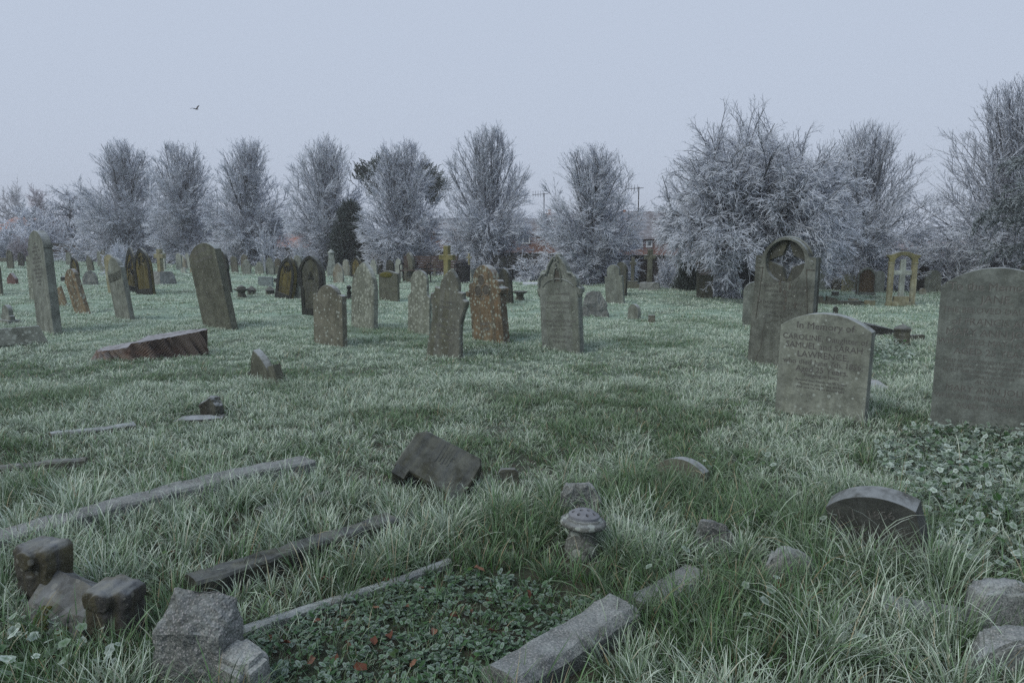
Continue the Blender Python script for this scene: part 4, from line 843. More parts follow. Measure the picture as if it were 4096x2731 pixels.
# scrolled grave marker
def scroll_marker():
    A, B = gpt(195, 2430), gpt(472, 2550); d = B - A; L = d.length; rz = math.atan2(d.y, d.x); k = 185 / ppm(A)
    root = empty('scrolled_marker', A, rz); tag(root, 'low black grave marker with two scrolled end posts and yellow moss', 'grave marker')
    for i, x in enumerate((0, L)):
        bm = bmesh.new(); w, dd, h = k * .95, k * .7, k * (1.5 if i == 0 else 1.15)
        prism(bm, [(-w * .5, -.2), (w * .5, -.2), (w * .46, h * .62), (w * .52, h * .74), (w * .5, h * .92), (w * .36, h), (w * .14, h * .985), (0, h * .93), (-w * .14, h * .985), (-w * .36, h), (-w * .5, h * .92), (-w * .52, h * .74), (-w * .46, h * .62)], -dd / 2, dd / 2, bevel=.012)
        bar(bm, (0, -dd * .72, h * .84), (0, dd * .45, h * .86), w * .22, 14, w * .24)
        prism(bm, [(-w * .22, -.15), (w * .22, -.15), (w * .12, h * .6), (-w * .12, h * .6)], -dd * .6, -dd * .4, bevel=.01)
        
        p = link('scroll_post', from_bm('scroll_post', bm, M['stone_marker']), root, (x, 0, float(G(A.x + d.x * i, A.y + d.y * i)) - A.z), RAD(14) if i == 0 else RAD(22)); erode(p, .007, 2, .014, .06)
    bm = bmesh.new(); y0, y1 = -k * .75, k * .45
    pr = [(y0, -.12), (y0, k * .22), (y0 * .55, k * .62), (0, k * .98), (y1, k * .70), (y1, -.12)]
    n = 14; rings = [[bm.verts.new((k * .3 + (L - k * .55) * q / n, y, z - .03 * q / n)) for y, z in pr] for q in range(n + 1)]
    for a, b in zip(rings, rings[1:]):
        for q in range(len(pr) - 1): bm.faces.new((a[q], b[q], b[q + 1], a[q + 1]))
    bm.faces.new(rings[0][::-1]); bm.faces.new(rings[-1])
    bmesh.ops.subdivide_edges(bm, edges=[e for e in bm.edges if e.calc_length() > .05], cuts=2, use_grid_fill=True); jitter(bm, .010, 10, 6); jitter(bm, .004, 34, 7); bmesh.ops.recalc_face_normals(bm, faces=bm.faces)
    link('tablet', from_bm('tablet', bm, M['stone_marker']), root)
    rng = random.Random(5)
    for cx, sy, n in ((L * .38, .0, 90), (L * .70, -.02, 60)):
        bm = bmesh.new()
        for _ in range(n):
            u = rng.gauss(0, .35); c = Vector((cx + rng.gauss(0, .022), y0 * (.92 - .28 * max(0, u)) - .005, k * (.20 + .30 * u) + sy)); bmesh.ops.create_icosphere(bm, subdivisions=1, radius=rng.uniform(.006, .013), matrix=Matrix.Translation(c))
        link('moss', from_bm('moss', bm, M['moss']), root)
    FOOT.append((A.x, A.y, rz, k * .5, k * .4)); FOOT.append((B.x, B.y, rz, k * .5, k * .4)); FOOT.append((A.x + d.x / 2, A.y + d.y / 2, rz, L / 2, k * .5))
scroll_marker()
# stone flower vase
def vase():
    P = gpt(2322, 2226); s = ppm(P); R = 93 / s; k = R / .5
    root = empty('flower_vase', P, RAD(10)); root.rotation_euler = (0, RAD(4), RAD(10)); tag(root, 'tilted stone flower vase with a grey holed metal lid standing in the grass', 'vase')
    bm = bmesh.new(); H = 175 / s
    lathe(bm, [(.42 * R, -.06), (.58 * R, 0), (.66 * R, .02 * H), (.74 * R, .22 * H), (.70 * R, .36 * H), (.58 * R, .50 * H), (.56 * R, .62 * H), (.64 * R, .70 * H), (.93 * R, .76 * H), (1.0 * R, .80 * H), (.99 * R, .86 * H), (.90 * R, .90 * H), (.76 * R, .91 * H), (.76 * R, .94 * H), (.70 * R, .955 * H)], 40)
    bmesh.ops.subdivide_edges(bm, edges=[e for e in bm.edges if e.calc_length() > .02], cuts=1, use_grid_fill=True); jitter(bm, .004, 18, 2)
    link('bowl', from_bm('bowl', bm, M['stone_vase'], True), root)
    rl = .66 * R; hs = []
    for n, rr, off in ((8, .72, 0), (4, .32, .4)):
        for i in range(n):
            a = 2 * math.pi * (i + off) / n; c = (rr * rl * math.cos(a), rr * rl * math.sin(a)); hs.append([(c[0] + .115 * rl * math.cos(q * math.pi / 6), c[1] + .115 * rl * math.sin(q * math.pi / 6)) for q in range(12)])
    bm = bmesh.new(); prism(bm, [(rl * math.cos(q * math.pi / 20), rl * math.sin(q * math.pi / 20)) for q in range(40)], 0, .012, holes=hs)
    for v in bm.verts:
        r2 = (v.co.x ** 2 + v.co.z ** 2) / rl ** 2; v.co = Vector((v.co.x, v.co.z, .96 * H + v.co.y + .030 * (1 - r2)))
    bmesh.ops.recalc_face_normals(bm, faces=bm.faces)
    lathe(bm, [(rl * .95, .945 * H), (rl * .95, .958 * H)], 30, mi=1)  # dark disc below the holes paints the shade inside the vase
    link('lid', from_bm('lid', bm, [M['grey_metal'], M['recess_dark']]), root)
    FOOT.append((P.x, P.y - .07, 0, .85 * R, 1.2 * R))
vase()
# tree stump
def stump():
    P = gpt(545, 1438); s = ppm(P); a = 222 / s; n, m = 180, 16; bm = bmesh.new(); lay = bm.verts.layers.float.new('grain')
    P = P + Vector((0, a * .45, 0)); P.z = float(G(P.x, P.y))
    rings = []
    def ztop(x): return .15 + .16 * (x / a + 1) / 2 * 1.25 - .05 * float(sstep(-x / a, .12, .22))
    for j in range(m + 1):
        v = j / m; ring = []
        for i in range(n):
            th = 2 * math.pi * i / n; tw = th + .5 * v
            flare = 1.0 + .14 * (1 - v) ** 2; lob = 1 + .05 * math.sin(3 * th + 1) + .035 * math.sin(5 * th + 2)
            g = mnoise.noise(Vector((math.cos(tw) * 9, math.sin(tw) * 9, v * .7))); g2 = mnoise.noise(Vector((math.cos(tw) * 26, math.sin(tw) * 26, v * 1.2)))
            r = flare * lob * (1 + .07 * g + .045 * g2)
            x, y = a * .93 * r * math.cos(th), a * .56 * r * math.sin(th)
            x += .09 * (v - .5); z = -.12 + (ztop(x) + .12) * v + (0.012 * g2 if j == m else 0)
            q = bm.verts.new((x, y, z)); q[lay] = .5 + .5 * g + .5 * g2; ring.append(q)
        rings.append(ring)
    for A, B in zip(rings, rings[1:]):
        for i in range(n): bm.faces.new((A[i], A[(i + 1) % n], B[(i + 1) % n], B[i]))
    prev = rings[-1]
    for k in (.93, .75, .55, .35, .15):
        ring = []
        for i in range(n):
            q0 = rings[-1][i].co; x, y = q0.x * k, q0.y * k
            q = bm.verts.new((x, y, ztop(x) + .012 * mnoise.noise(Vector((x * 9, y * 9, 1))))); q[lay] = .3 + .5 * mnoise.noise(Vector((k * 14, i * .05, 2))); ring.append(q)
        for i in range(n): bm.faces.new((prev[i], prev[(i + 1) % n], ring[(i + 1) % n], ring[i]))
        prev = ring
    bm.faces.new(prev)
    o = link('tree_stump', from_bm('tree_stump', bm, M['stump_wood']), None, P, RAD(12)); tag(o, 'wide low sawn tree stump with splintered brown side and frosted slanting top', 'stump')
    FOOT.append((P.x, P.y, RAD(12), a * .9, a * .5))
stump()

# ------------------------------------------------------------------ benches, bin
def bench(label, px, yb, L, rz, mat):
    P = gpt(px, yb); root = empty('park_bench', P, rz); tag(root, label, 'bench', None)
    bm = bmesh.new()
    for i in range(5): box(bm, -L / 2, L / 2, -.22 + i * .085, -.155 + i * .085, .43, .455)
    link('seat', from_bm('seat', bm, M[mat]), root)
    bm = bmesh.new()
    for i in range(5):
        v = box(bm, -L / 2, L / 2, .20 + .022 * i, .225 + .022 * i, .52 + .09 * i, .59 + .09 * i)
    link('backrest', from_bm('backrest', bm, M[mat]), root)
    for x in (-L / 2 + .02, 0, L / 2 - .02):
        bm = bmesh.new(); tube(bm, [(x, -.24, 0), (x, -.22, .2), (x, -.24, .43), (x, .18, .42)], .022, 6); tube(bm, [(x, .28, 0), (x, .19, .42), (x, .31, .98)], .024, 6)
        tube(bm, [(x, -.24, .43), (x, -.26, .64), (x, -.1, .68), (x, .24, .66)], .022, 6); bmesh.ops.create_icosphere(bm, subdivisions=2, radius=.04, matrix=Matrix.Translation((x, .32, .99)))
        link('leg_frame', from_bm('leg_frame', bm, M['black_iron']), root)
    return root
bench('black iron-ended wooden slat bench facing left, behind the shield-shaped headstone', 1716, 1131, 2.05, RAD(-8), 'bench_wood')
bench('frosted grey slat bench far off against the boundary wall', 2050, 1122, 1.6, RAD(-4), 'stone_dark')
def bin_():
    P = gpt(1853, 1131); root = empty('litter_bin', P); tag(root, 'black slatted metal litter bin beside the bench', 'litter bin')
    bm = bmesh.new()
    for i in range(22):
        a = 2 * math.pi * i / 22; bar(bm, (.23 * math.cos(a), .23 * math.sin(a), .03), (.25 * math.cos(a), .25 * math.sin(a), .62), .016, 4)
    for z, r in ((.04, .23), (.62, .255)): tube(bm, [(r * math.cos(a * .2618), r * math.sin(a * .2618), z) for a in range(25)], .018, 5)
    link('slat_cage', from_bm('slat_cage', bm, M['black_iron']), root)
    bm = bmesh.new(); lathe(bm, [(.19, .04), (.20, .60), (.18, .6), (.17, .1)], 20); link('liner', from_bm('liner', bm, M['incised']), root)
    bm = bmesh.new(); lathe(bm, [(.24, .66), (.22, .74), (.12, .80), (.02, .82)], 20)
    for v in bm.verts: v.co.x -= .05
    link('lid', from_bm('lid', bm, M['black_iron'], True), root)
bin_()
# ------------------------------------------------------------------ bird
def bird():
    P = at(785, 437, 48); bm = bmesh.new()
    prof = [(-.17, .004), (-.12, .018), (-.05, .035), (.03, .042), (.10, .032), (.14, .026), (.17, .022), (.195, .008), (.22, .002)]
    rings = []
    for x, r in prof: rings.append([bm.verts.new((x, r * math.cos(a * math.pi / 4), .9 * r * math.sin(a * math.pi / 4))) for a in range(8)])
    for A, B in zip(rings, rings[1:]):
        for i in range(8): bm.faces.new((A[i], A[(i + 1) % 8], B[(i + 1) % 8], B[i]))
    for sy in (1, -1):
        W = [((.07, .03, .02), (-.06, .03, .015)), ((.09, .16, .11), (-.07, .15, .09)), ((.05, .27, .15), (-.09, .25, .13)), ((-.06, .38, .12), (-.14, .34, .11))]
        for th in (0, -.008):
            vs = [(bm.verts.new((p[0], sy * p[1], p[2] + th)), bm.verts.new((q[0], sy * q[1], q[2] + th))) for p, q in W]
            for a, b in zip(vs, vs[1:]): bm.faces.new((a[0], b[0], b[1], a[1]))
    for th in (0, .008):
        q = [bm.verts.new(p) for p in ((-.12, .018, th), (-.25, .06, th), (-.26, 0, th), (-.25, -.06, th), (-.12, -.018, th))]; bm.faces.new(q)
    o = link('bird', from_bm('bird', bm, M['bird_feathers']), None, P); o.rotation_euler = (RAD(25), RAD(8), RAD(-28)); tag(o, 'dark bird flying alone across the pale sky with wings half raised', 'bird')
bird()
# ------------------------------------------------------------------ boundary wall and houses
def boundary_wall():
    root = empty('boundary_wall', (0, 0, 0)); tag(root, 'low dark brick boundary wall with frosted coping behind the graves', 'wall')
    xs = np.concatenate([np.arange(-60, 20, 2.0)]); bmw, bmc = bmesh.new(), bmesh.new()
    pts = [(x, float(np.interp(x, WX, WY)) + .1) for x in xs]
    for (x0, y0), (x1, y1) in zip(pts, pts[1:]):
        z0, z1 = float(G(x0, y0 - .3)), float(G(x1, y1 - .3)); h = .98
        d = Vector((x1 - x0, y1 - y0)).normalized(); n = Vector((-d.y, d.x)) * .13
        for bm, za, zb_, e in ((bmw, -.5, h, 1.0), (bmc, h + .002, h + .07, 1.25)):
            v = [bm.verts.new((x + sx * n.x * e, y + sx * n.y * e, z + dz)) for dz in (za, zb_) for x, y, z, sx in ((x0, y0, z0, -1), (x1, y1, z1, -1), (x1, y1, z1, 1), (x0, y0, z0, 1))]
            for f in ((4, 5, 6, 7), (0, 1, 5, 4), (2, 3, 7, 6)): bm.faces.new([v[i] for i in f])
    link('brickwork', from_bm('brickwork', bmw, M['brick_dark']), root); link('coping', from_bm('coping', bmc, M['stone_dark']), root)
boundary_wall()
def window(root, x, z, w, h, y=0, mull=2):
    bm = bmesh.new(); t = .07
    box(bm, x - w / 2, x + w / 2, y - .06, y + .03, z, z + t); box(bm, x - w / 2, x + w / 2, y - .06, y + .03, z + h - t, z + h)
    for i in range(mull + 1):
        xx = x - w / 2 + (w - t) * i / mull; box(bm, xx, xx + t, y - .055, y + .03, z + t, z + h - t)
    f = link('window', from_bm('window', bm, M['white_frame']), root)
    bm = bmesh.new(); box(bm, x - w / 2 + .03, x + w / 2 - .03, y - .02, y + .02, z + .03, z + h - .03); link('pane', from_bm('pane', bm, M['window_glass']), f)
def house(label, D, pxl, pxr, y_eave, y_ridge, wins, wall, roof, chim=(), aerial=(), hip=0.0, depth=7, name='brick_house', cat='house', gable_front=False):
    """front wall parallel to the picture plane at distance D; pixel heights give eaves, ridge and openings"""
    a = at(pxl, 1000, D); b = at(pxr, 1000, D); W = b.x - a.x; cx = (a.x + b.x) / 2
    g = float(G(cx, D)) - .3; Z = lambda py: at((pxl + pxr) / 2, py, D).z - g; X = lambda px: at(px, 1000, D).x - cx
    root = empty(name, (cx, D, g)); tag(root, label, cat)
    E, Rg = Z(y_eave), at((pxl + pxr) / 2, y_ridge, D + (0 if gable_front else depth / 2)).z - g
    bm = bmesh.new()
    if gable_front: prism(bm, [(-W / 2, -1), (W / 2, -1), (W / 2, E), (0, Rg - .1), (-W / 2, E)], 0, depth)
    else: box(bm, -W / 2, W / 2, 0, depth, -1, E)
    link('wall', from_bm('wall', bm, M[wall]), root)
    bm = bmesh.new(); o = .3
    if gable_front:
        for s in (1, -1):
            sl = (Rg - E) / (W / 2); v = [(0, -o, Rg + .12), (0, depth + o, Rg + .12), (s * (W / 2 + o), depth + o, E - o * sl + .1), (s * (W / 2 + o), -o, E - o * sl + .1)]
            A = [bm.verts.new(p) for p in v]; B = [bm.verts.new((p[0], p[1], p[2] - .14)) for p in v]
            bm.faces.new(A); bm.faces.new(B[::-1])
            for i in range(4): bm.faces.new((A[i], A[(i + 1) % 4], B[(i + 1) % 4], B[i]))
    else:
        hx = W / 2 + o; rx = hx - hip * W
        v = [bm.verts.new(p) for p in ((-hx, -o, E - .05), (hx, -o, E - .05), (hx, depth + o, E - .05), (-hx, depth + o, E - .05), (-rx, depth / 2, Rg), (rx, depth / 2, Rg))]
        for f in ((0, 1, 5, 4), (2, 3, 4, 5), (1, 2, 5), (3, 0, 4), (0, 3, 2, 1)): bm.faces.new([v[i] for i in f])
    rf = link('roof', from_bm('roof', bm, M[roof]), root)
    for c0, c1, cy0 in chim:
        bm = bmesh.new(); z1 = at(c0, cy0, D + depth / 2).z - g; k = (D + depth / 2) / D; x0, x1 = X(c0) * k, X(c1) * k
        box(bm, x0, x1, depth / 2 - .35, depth / 2 + .35, E - .5, z1 - .25); box(bm, x0 - .05, x1 + .05, depth / 2 - .4, depth / 2 + .4, z1 - .25, z1 - .12); lathe(bm, [(.11, z1 - .12), (.09, z1 + .12)], 8, (x0 + x1) / 2, depth / 2, 1)
        link('chimney', from_bm('chimney', bm, [M[wall], M['chimney_pot']]), rf)
    for px, y0, y1, dirn in aerial:
        k = (D + depth / 2); bm = bmesh.new(); p0, p1 = at(px, y0, k), at(px, y1, k); x = p0.x - cx; za, zb_ = p0.z - g, p1.z - g
        bar(bm, (x, depth / 2, za), (x, depth / 2, zb_), .03, 5); bar(bm, (x - .75 * dirn, depth / 2, zb_ - .12), (x + .25 * dirn, depth / 2, zb_ - .05), .022, 4)
        for i in range(5): bar(bm, (x - (.7 - .16 * i) * dirn, depth / 2, zb_ - .25), (x - (.7 - .16 * i) * dirn, depth / 2, zb_ + .12), .014, 4)
        link('aerial', from_bm('aerial', bm, M['black_iron']), rf)
    for x0, x1, y0, y1, mu in wins:
        window(root, (X(x0) + X(x1)) / 2, Z(y1), X(x1) - X(x0), Z(y0) - Z(y1), -.01, mu)
    return root, X, Z
house('red brick house with slate roof and aerial behind the lime nearest the gabled headstone', 44, 1660, 2205, 930, 873, [(1660, 1720, 935, 978, 3), (1750, 1800, 1022, 1050, 2), (1850, 1940, 1022, 1050, 4), (1850, 1910, 938, 978, 2), (2065, 2120, 938, 975, 2), (2066, 2122, 1026, 1048, 3)], 'brick_red', 'roof_slate', [(2178, 2200, 850)], [(2176, 850, 772, 1)])
house('red brick house with twin upstairs windows glimpsed right of the aerial house', 42, 2196, 2470, 925, 855, [(2195, 2235, 940, 975, 2), (2196, 2250, 1027, 1055, 2), (2330, 2372, 1030, 1060, 2), (2330, 2372, 945, 980, 2)], 'brick_red', 'roof_slate', [(2205, 2235, 846)])
r_, X_, Z_ = house('pink brick house with hipped tile roof left of the frosted hawthorn', 37, 2490, 2790, 952, 845, [(2525, 2570, 962, 989, 1), (2583, 2608, 962, 989, 1), (2505, 2570, 1043, 1060, 2), (2690, 2730, 962, 989, 1)], 'brick_red', 'roof_slate', [(2540, 2552, 848)], [(2553, 850, 748, 1)], hip=.12)
bm = bmesh.new(); box(bm, X_(2585), X_(2790), -2.2, -.05, -1, Z_(1042)); 
pch = link('porch', from_bm('porch', bm, M['white_frame']), r_)
bm = bmesh.new(); box(bm, X_(2585) - .1, X_(2790), -2.35, -.02, Z_(1042) + .01, Z_(1034)); link('porch_roof', from_bm('porch_roof', bm, M['roof_slate']), pch)
bm = bmesh.new(); box(bm, X_(2640), X_(2715), -2.26, -2.21, -.5, Z_(1053)); link('door', from_bm('door', bm, M['red_paint']), pch)
house('low house with long flat-pitched roof and a white window at the right, beyond the arch', 36, 3662, 4080, 995, 962, [(3677, 3707, 998, 1024, 2), (3820, 3860, 1000, 1024, 2)], 'brick_red', 'roof_pale', [(3642, 3664, 968)])
house('house with pale low roof and no visible windows, left of the chimney beyond the arch', 44, 3470, 3640, 1012, 975, [], 'brick_red', 'roof_pale')
house('orange tiled cottage with a chimney at the far left edge', 70, -60, 104, 925, 868, [], 'brick_orange', 'roof_orange', [(86, 100, 852)], hip=.30)
house('orange brick house seen between the frosted limes beyond the tall-stemmed shrub', 60, 1090, 1215, 1000, 935, [(1180, 1200, 1005, 1025, 2)], 'brick_orange', 'roof_orange')

# ------------------------------------------------------------------ trees
def nrm(v): return v / np.maximum(np.linalg.norm(v, axis=-1, keepdims=True), 1e-9)
class Tree:
    def __init__(s, seed): s.rng = np.random.default_rng(seed); s.V, s.Q, s.F, s.n, s.env = [], [], [], 0, None
    def tubes(s, P, R, sides, frost):
        if s.env is not None and len(P):
            k = ((P[:, -1] / np.array([s.env[0], s.env[0], 1]) - np.array([0, 0, s.env[1]])) * np.array([1, 1, 1 / s.env[2]])); k = (k ** 2).sum(1) < 1.06; P, R = P[k], R[k]; frost = np.asarray(frost)[k] if np.ndim(frost) else frost
        N, K, _ = P.shape; T = nrm(np.gradient(P, axis=1)) if K > 2 else np.repeat(nrm(P[:, 1:] - P[:, :1]), 2, 1)
        ref = np.where(np.abs(T[..., 2:3]) > .9, np.array([1., 0, 0]), np.array([0, 0, 1.]))
        u = nrm(np.cross(T, ref)); v = np.cross(T, u); a = np.arange(sides) * 2 * np.pi / sides + .5
        V = P[:, :, None] + R[:, :, None, None] * (np.cos(a)[:, None] * u[:, :, None] + np.sin(a)[:, None] * v[:, :, None])
        i = (np.arange(N)[:, None, None] * K + np.arange(K - 1)[None, :, None]) * sides; j = np.arange(sides)[None, None]; j2 = (j + 1) % sides
        q = np.stack(np.broadcast_arrays(i + j, i + j2, i + sides + j2, i + sides + j), -1).reshape(-1, 4) + s.n
        f = np.broadcast_to(np.asarray(frost, float).reshape(-1, 1, 1) if np.ndim(frost) else np.float64(frost), (N, K, sides))
        s.V.append(V.reshape(-1, 3)); s.Q.append(q); s.F.append(f.reshape(-1)); s.n += N * K * sides
    def grow(s, p0, d, L, K, droop=0., wob=.2, up=0.):
        N = len(p0); P = np.zeros((N, K, 3)); P[:, 0] = p0; d = nrm(d); L = np.broadcast_to(L, (N,))[:, None]
        for k in range(1, K):
            d = nrm(d + np.array([0, 0, up - droop]) / (K - 1) + s.rng.normal(0, wob, (N, 3)) / math.sqrt(K - 1)); P[:, k] = P[:, k - 1] + d * L / (K - 1)
        return P
    def spawn(s, P, m, t0, t1, ang, sd=.15, flat=0.):
        N, K, _ = P.shape; idx = np.repeat(np.arange(N), m); t = s.rng.uniform(t0, t1, N * m); x = t * (K - 1); i = np.minimum(x.astype(int), K - 2); f = (x - i)[:, None]
        p = P[idx, i] * (1 - f) + P[idx, i + 1] * f; T = nrm(P[idx, i + 1] - P[idx, i]); r = s.rng.normal(0, 1, (N * m, 3)); r[:, 2] *= 1 - flat
        r = nrm(r - (r * T).sum(1, keepdims=True) * T); a = s.rng.normal(ang, sd, N * m)[:, None]
        return p, np.cos(a) * T + np.sin(a) * r, t
    def rad(s, N, K, r0, r1): return np.broadcast_to(np.asarray(r0, float).reshape(-1, 1) * (1 - np.linspace(0, 1, K)) + np.asarray(r1, float).reshape(-1, 1) * np.linspace(0, 1, K), (N, K))
    def mesh(s, name, mat, cut=None):
        me = np_mesh(name, np.concatenate(s.V), quads=np.concatenate(s.Q), mat=M[mat], attrs={'frost': np.concatenate(s.F)}); return me
    def polar(s, n, a0, a1, phase=0):
        th = s.rng.uniform(a0, a1, n); ph = (np.arange(n) / n * 2 * np.pi * 2.399 * 2.6 + s.rng.uniform(0, .8, n))
        return np.stack([np.sin(th) * np.cos(ph), np.sin(th) * np.sin(ph), np.cos(th)], 1)
def reach(p, d, a, zc, c):
    """distance from p along d to an upright egg of half width a, centre height zc, half height c"""
    q = p - np.array([0, 0, zc]); S = np.array([1 / a, 1 / a, 1 / c]); q, e = q * S, d * S
    A = (e * e).sum(1); B = (q * e).sum(1); C = (q * q).sum(1) - 1
    return np.maximum((-B + np.sqrt(np.maximum(B * B - A * C, 0))) / A, 0.02)
def lime_meshes(seed, H=7., a=.30, tw=1., dense=1.):
    t = Tree(seed); R = t.rng; E = (a * 1.12 * H, .42 * H, .575 * H)
    tk = t.grow(np.array([[0, 0, -.4]]), np.array([[0, 0, 1.]]), .36 * H + .4, 8, wob=.05); t.tubes(tk, t.rad(1, 8, .25, .17), 10, .10)
    trunk = t.mesh('trunk', 'frosted_twig')
    t = Tree(seed + 50); R = t.rng
    n = 20; d = t.polar(n, .02, .30); p0 = tk[0, R.integers(4, 8, n)]
    st = t.grow(p0, d, reach(p0, d, *E) * R.uniform(.86, 1.02, n) * (1 - .55 * np.hypot(d[:, 0], d[:, 1])), 8, wob=.14, up=.04); t.tubes(st, t.rad(n, 8, R.uniform(.06, .10, n), .012), 5, .10)
    n2 = 80; d = t.polar(n2, .38, 1.8); p0 = tk[0, R.integers(2, 8, n2)]
    lb = t.grow(p0, d, reach(p0, d, *E) * R.uniform(.7, .98, n2), 8, wob=.14, up=.02); t.tubes(lb, t.rad(n2, 8, R.uniform(.016, .036, n2), .006), 4, .2)
    p, d, tt = t.spawn(st, int(20 * dense), .10, .98, .50, .14); L = np.minimum(reach(p, d, *E), .26 * H) * R.uniform(.5, 1.0, len(p)); b2 = t.grow(p, d, L, 6, wob=.14, up=.08); t.tubes(b2, t.rad(len(p), 6, .014, .006), 3, .38)
    p, d, tt = t.spawn(lb, int(16 * dense), .08, .98, .6, .2); L = np.minimum(reach(p, d, *E), .16 * H) * R.uniform(.5, 1.0, len(p)); b3 = t.grow(p, d, L, 5, wob=.18, up=.0); t.tubes(b3, t.rad(len(p), 5, .011, .006), 3, .5)
    n4 = 260; p0 = tk[0][R.integers(1, 8, n4)] + R.normal(0, .07, (n4, 3)); b4 = t.grow(p0, t.polar(n4, .5, 1.9), H * R.uniform(.05, .15, n4), 5, wob=.6, droop=.5); t.tubes(b4, t.rad(n4, 5, .013, .006), 3, .8)
    B = np.concatenate([b2[:, ::1][:, [0, 1, 2, 4, 5]], b3, b4]); p, d, tt = t.spawn(B, int(8 * dense), .12, 1., .42, .14); c = t.grow(p, d, H * .046 * R.uniform(.4, 1.5, len(p)), 3, wob=.12, up=.03); t.tubes(c, t.rad(len(p), 3, .0088 * tw, .006 * tw), 3, 1.)
    p, d, tt = t.spawn(c, 2, .3, 1., .5, .2); e = t.grow(p, d, H * .017 * R.uniform(.5, 1.4, len(p)), 2); t.tubes(e, t.rad(len(p), 2, .0075 * tw, .005 * tw), 3, 1.)
    return trunk, t.mesh('crown', 'frosted_twig')
LIMES = [lime_meshes(s, 7., q) for s, q in ((11, .30), (23, .29), (37, .31))]
def plant(name, label, cat, loc, parts, scale=1., rz=0, group=None):
    root = empty(name, loc, rz); root.scale = (scale,) * 3 if np.isscalar(scale) else scale; tag(root, label, cat, group)
    for nm, me in parts: link(nm, me, root)
    return root
LG = 'row of frosted pollarded lime trees along the boundary wall'
def lime(label, px, yb, ytop, var, sx=1., rz=0, group=LG):
    P = gpt(px, yb); P.z = float(G(P.x, P.y)); H = top_z(P, px, ytop) - P.z; k = H / 7.0
    plant('lime_tree', label, 'tree', P, [('trunk', LIMES[var][0]), ('crown', LIMES[var][1])], (k * sx, k * sx, k), rz, group)
lime('frosted lime tree at the left end of the row, above the twin yellow-panelled headstones', 520, 1048, 555, 0, 1.08, .3)
lime('second frosted lime from the left, standing directly beyond the stone cross on rocks', 752, 1054, 572, 1, 1.0, 1.4)
lime('frosted lime behind the tall-stemmed frosted shrub, third from the left', 1010, 1064, 555, 2, 1.02, 2.2)
lime('frosted lime with a dark evergreen at its foot, fourth from the left', 1310, 1072, 540, 0, .95, 3.5)
lime('dense frosted lime with pine clumps showing behind it, fifth from the left', 1612, 1085, 560, 1, 1.05, 4.4)
lime('tallest mid-row frosted lime, straight above the black bench and shield-shaped headstone', 1950, 1108, 500, 2, .95, .9)
lime('frosted lime between the two house aerials, behind the grey gabled headstone', 2362, 1134, 568, 0, 1.2, 5.2)
big = lime_meshes(71, 7., .40, .9, 1.1)
P = gpt(3440, 1150); H = top_z(P, 3440, 490) - P.z
plant('lime_tree', 'broad frosted tree standing right behind the big hawthorn', 'tree', P, [('trunk', big[0]), ('crown', big[1])], (H / 7 * .95, H / 7 * .95, H / 7), 1.0)
P = gpt(4010, 1150); H = top_z(P, 4050, 320) - P.z
plant('lime_tree', 'tall frosted tree with dark trunk at the right edge', 'tree', P, [('trunk', big[0]), ('crown', big[1])], H / 7, 3.7)
# the hawthorn
def hawthorn():
    P = gpt(3020, 1195); s = ppm(P); H = top_z(P, 3000, 335) - P.z; t = Tree(5); R = t.rng
    n = 7; th = np.linspace(0, 2 * np.pi, n, endpoint=False); p0 = np.stack([.16 * np.cos(th), .16 * np.sin(th), np.full(n, -.3)], 1)
    tk = t.grow(p0, np.stack([.25 * np.cos(th), .25 * np.sin(th), np.ones(n)], 1), .26 * H + .3, 6, wob=.22); t.tubes(tk, t.rad(n, 6, .14, .07), 7, .05); trunk = t.mesh('trunk', 'frosted_twig')
    t = Tree(6); R = t.rng; t.env = (.52 * H, .38 * H, .52 * H)
    p, d, tt = t.spawn(tk, 9, .4, 1., .75, .3); d[:, 2] = np.abs(d[:, 2]) * .9 + .12; E = (.52 * H, .38 * H, .52 * H); mn = t.grow(p, d, reach(p, nrm(d), *E) * R.uniform(.66, .86, len(p)) * (1 - .22 * np.clip(nrm(d)[:, 2] - .5, 0, 1) * 2), 8, wob=.2, droop=.1); t.tubes(mn, t.rad(len(p), 8, .065, .014), 5, .12)
    p, d, tt = t.spawn(mn, 18, .12, 1., .62, .18, .3); b = t.grow(p, d, np.minimum(reach(p, d, *E) + .05, H * .24) * R.uniform(.5, 1.0, len(p)), 6, wob=.22, droop=.38); t.tubes(b, t.rad(len(p), 6, .02, .008), 4, .28)
    p, d, tt = t.spawn(b, 14, .1, 1., .55, .18, .2); c = t.grow(p, d, H * .065 * R.uniform(.4, 1.3, len(p)), 4, wob=.2, droop=.3); t.tubes(c, t.rad(len(p), 4, .0075, .0045), 3, .7)
    p, d, tt = t.spawn(c, 5, .1, 1., .6, .2); e = t.grow(p, d, H * .024 * R.uniform(.4, 1.4, len(p)), 2); t.tubes(e, t.rad(len(p), 2, .0055, .004), 3, 1.)
    W = .52 * H; top = .90 * H
    hw = 425 / s
    root = plant('hawthorn_tree', 'big domed frosted hawthorn with drooping twigs and dark trunks behind the star-pierced headstone', 'tree', P, [('trunk', trunk), ('crown', t.mesh('crown', 'frosted_twig'))], (hw / W, hw / W * .95, H / top), .6)
hawthorn()
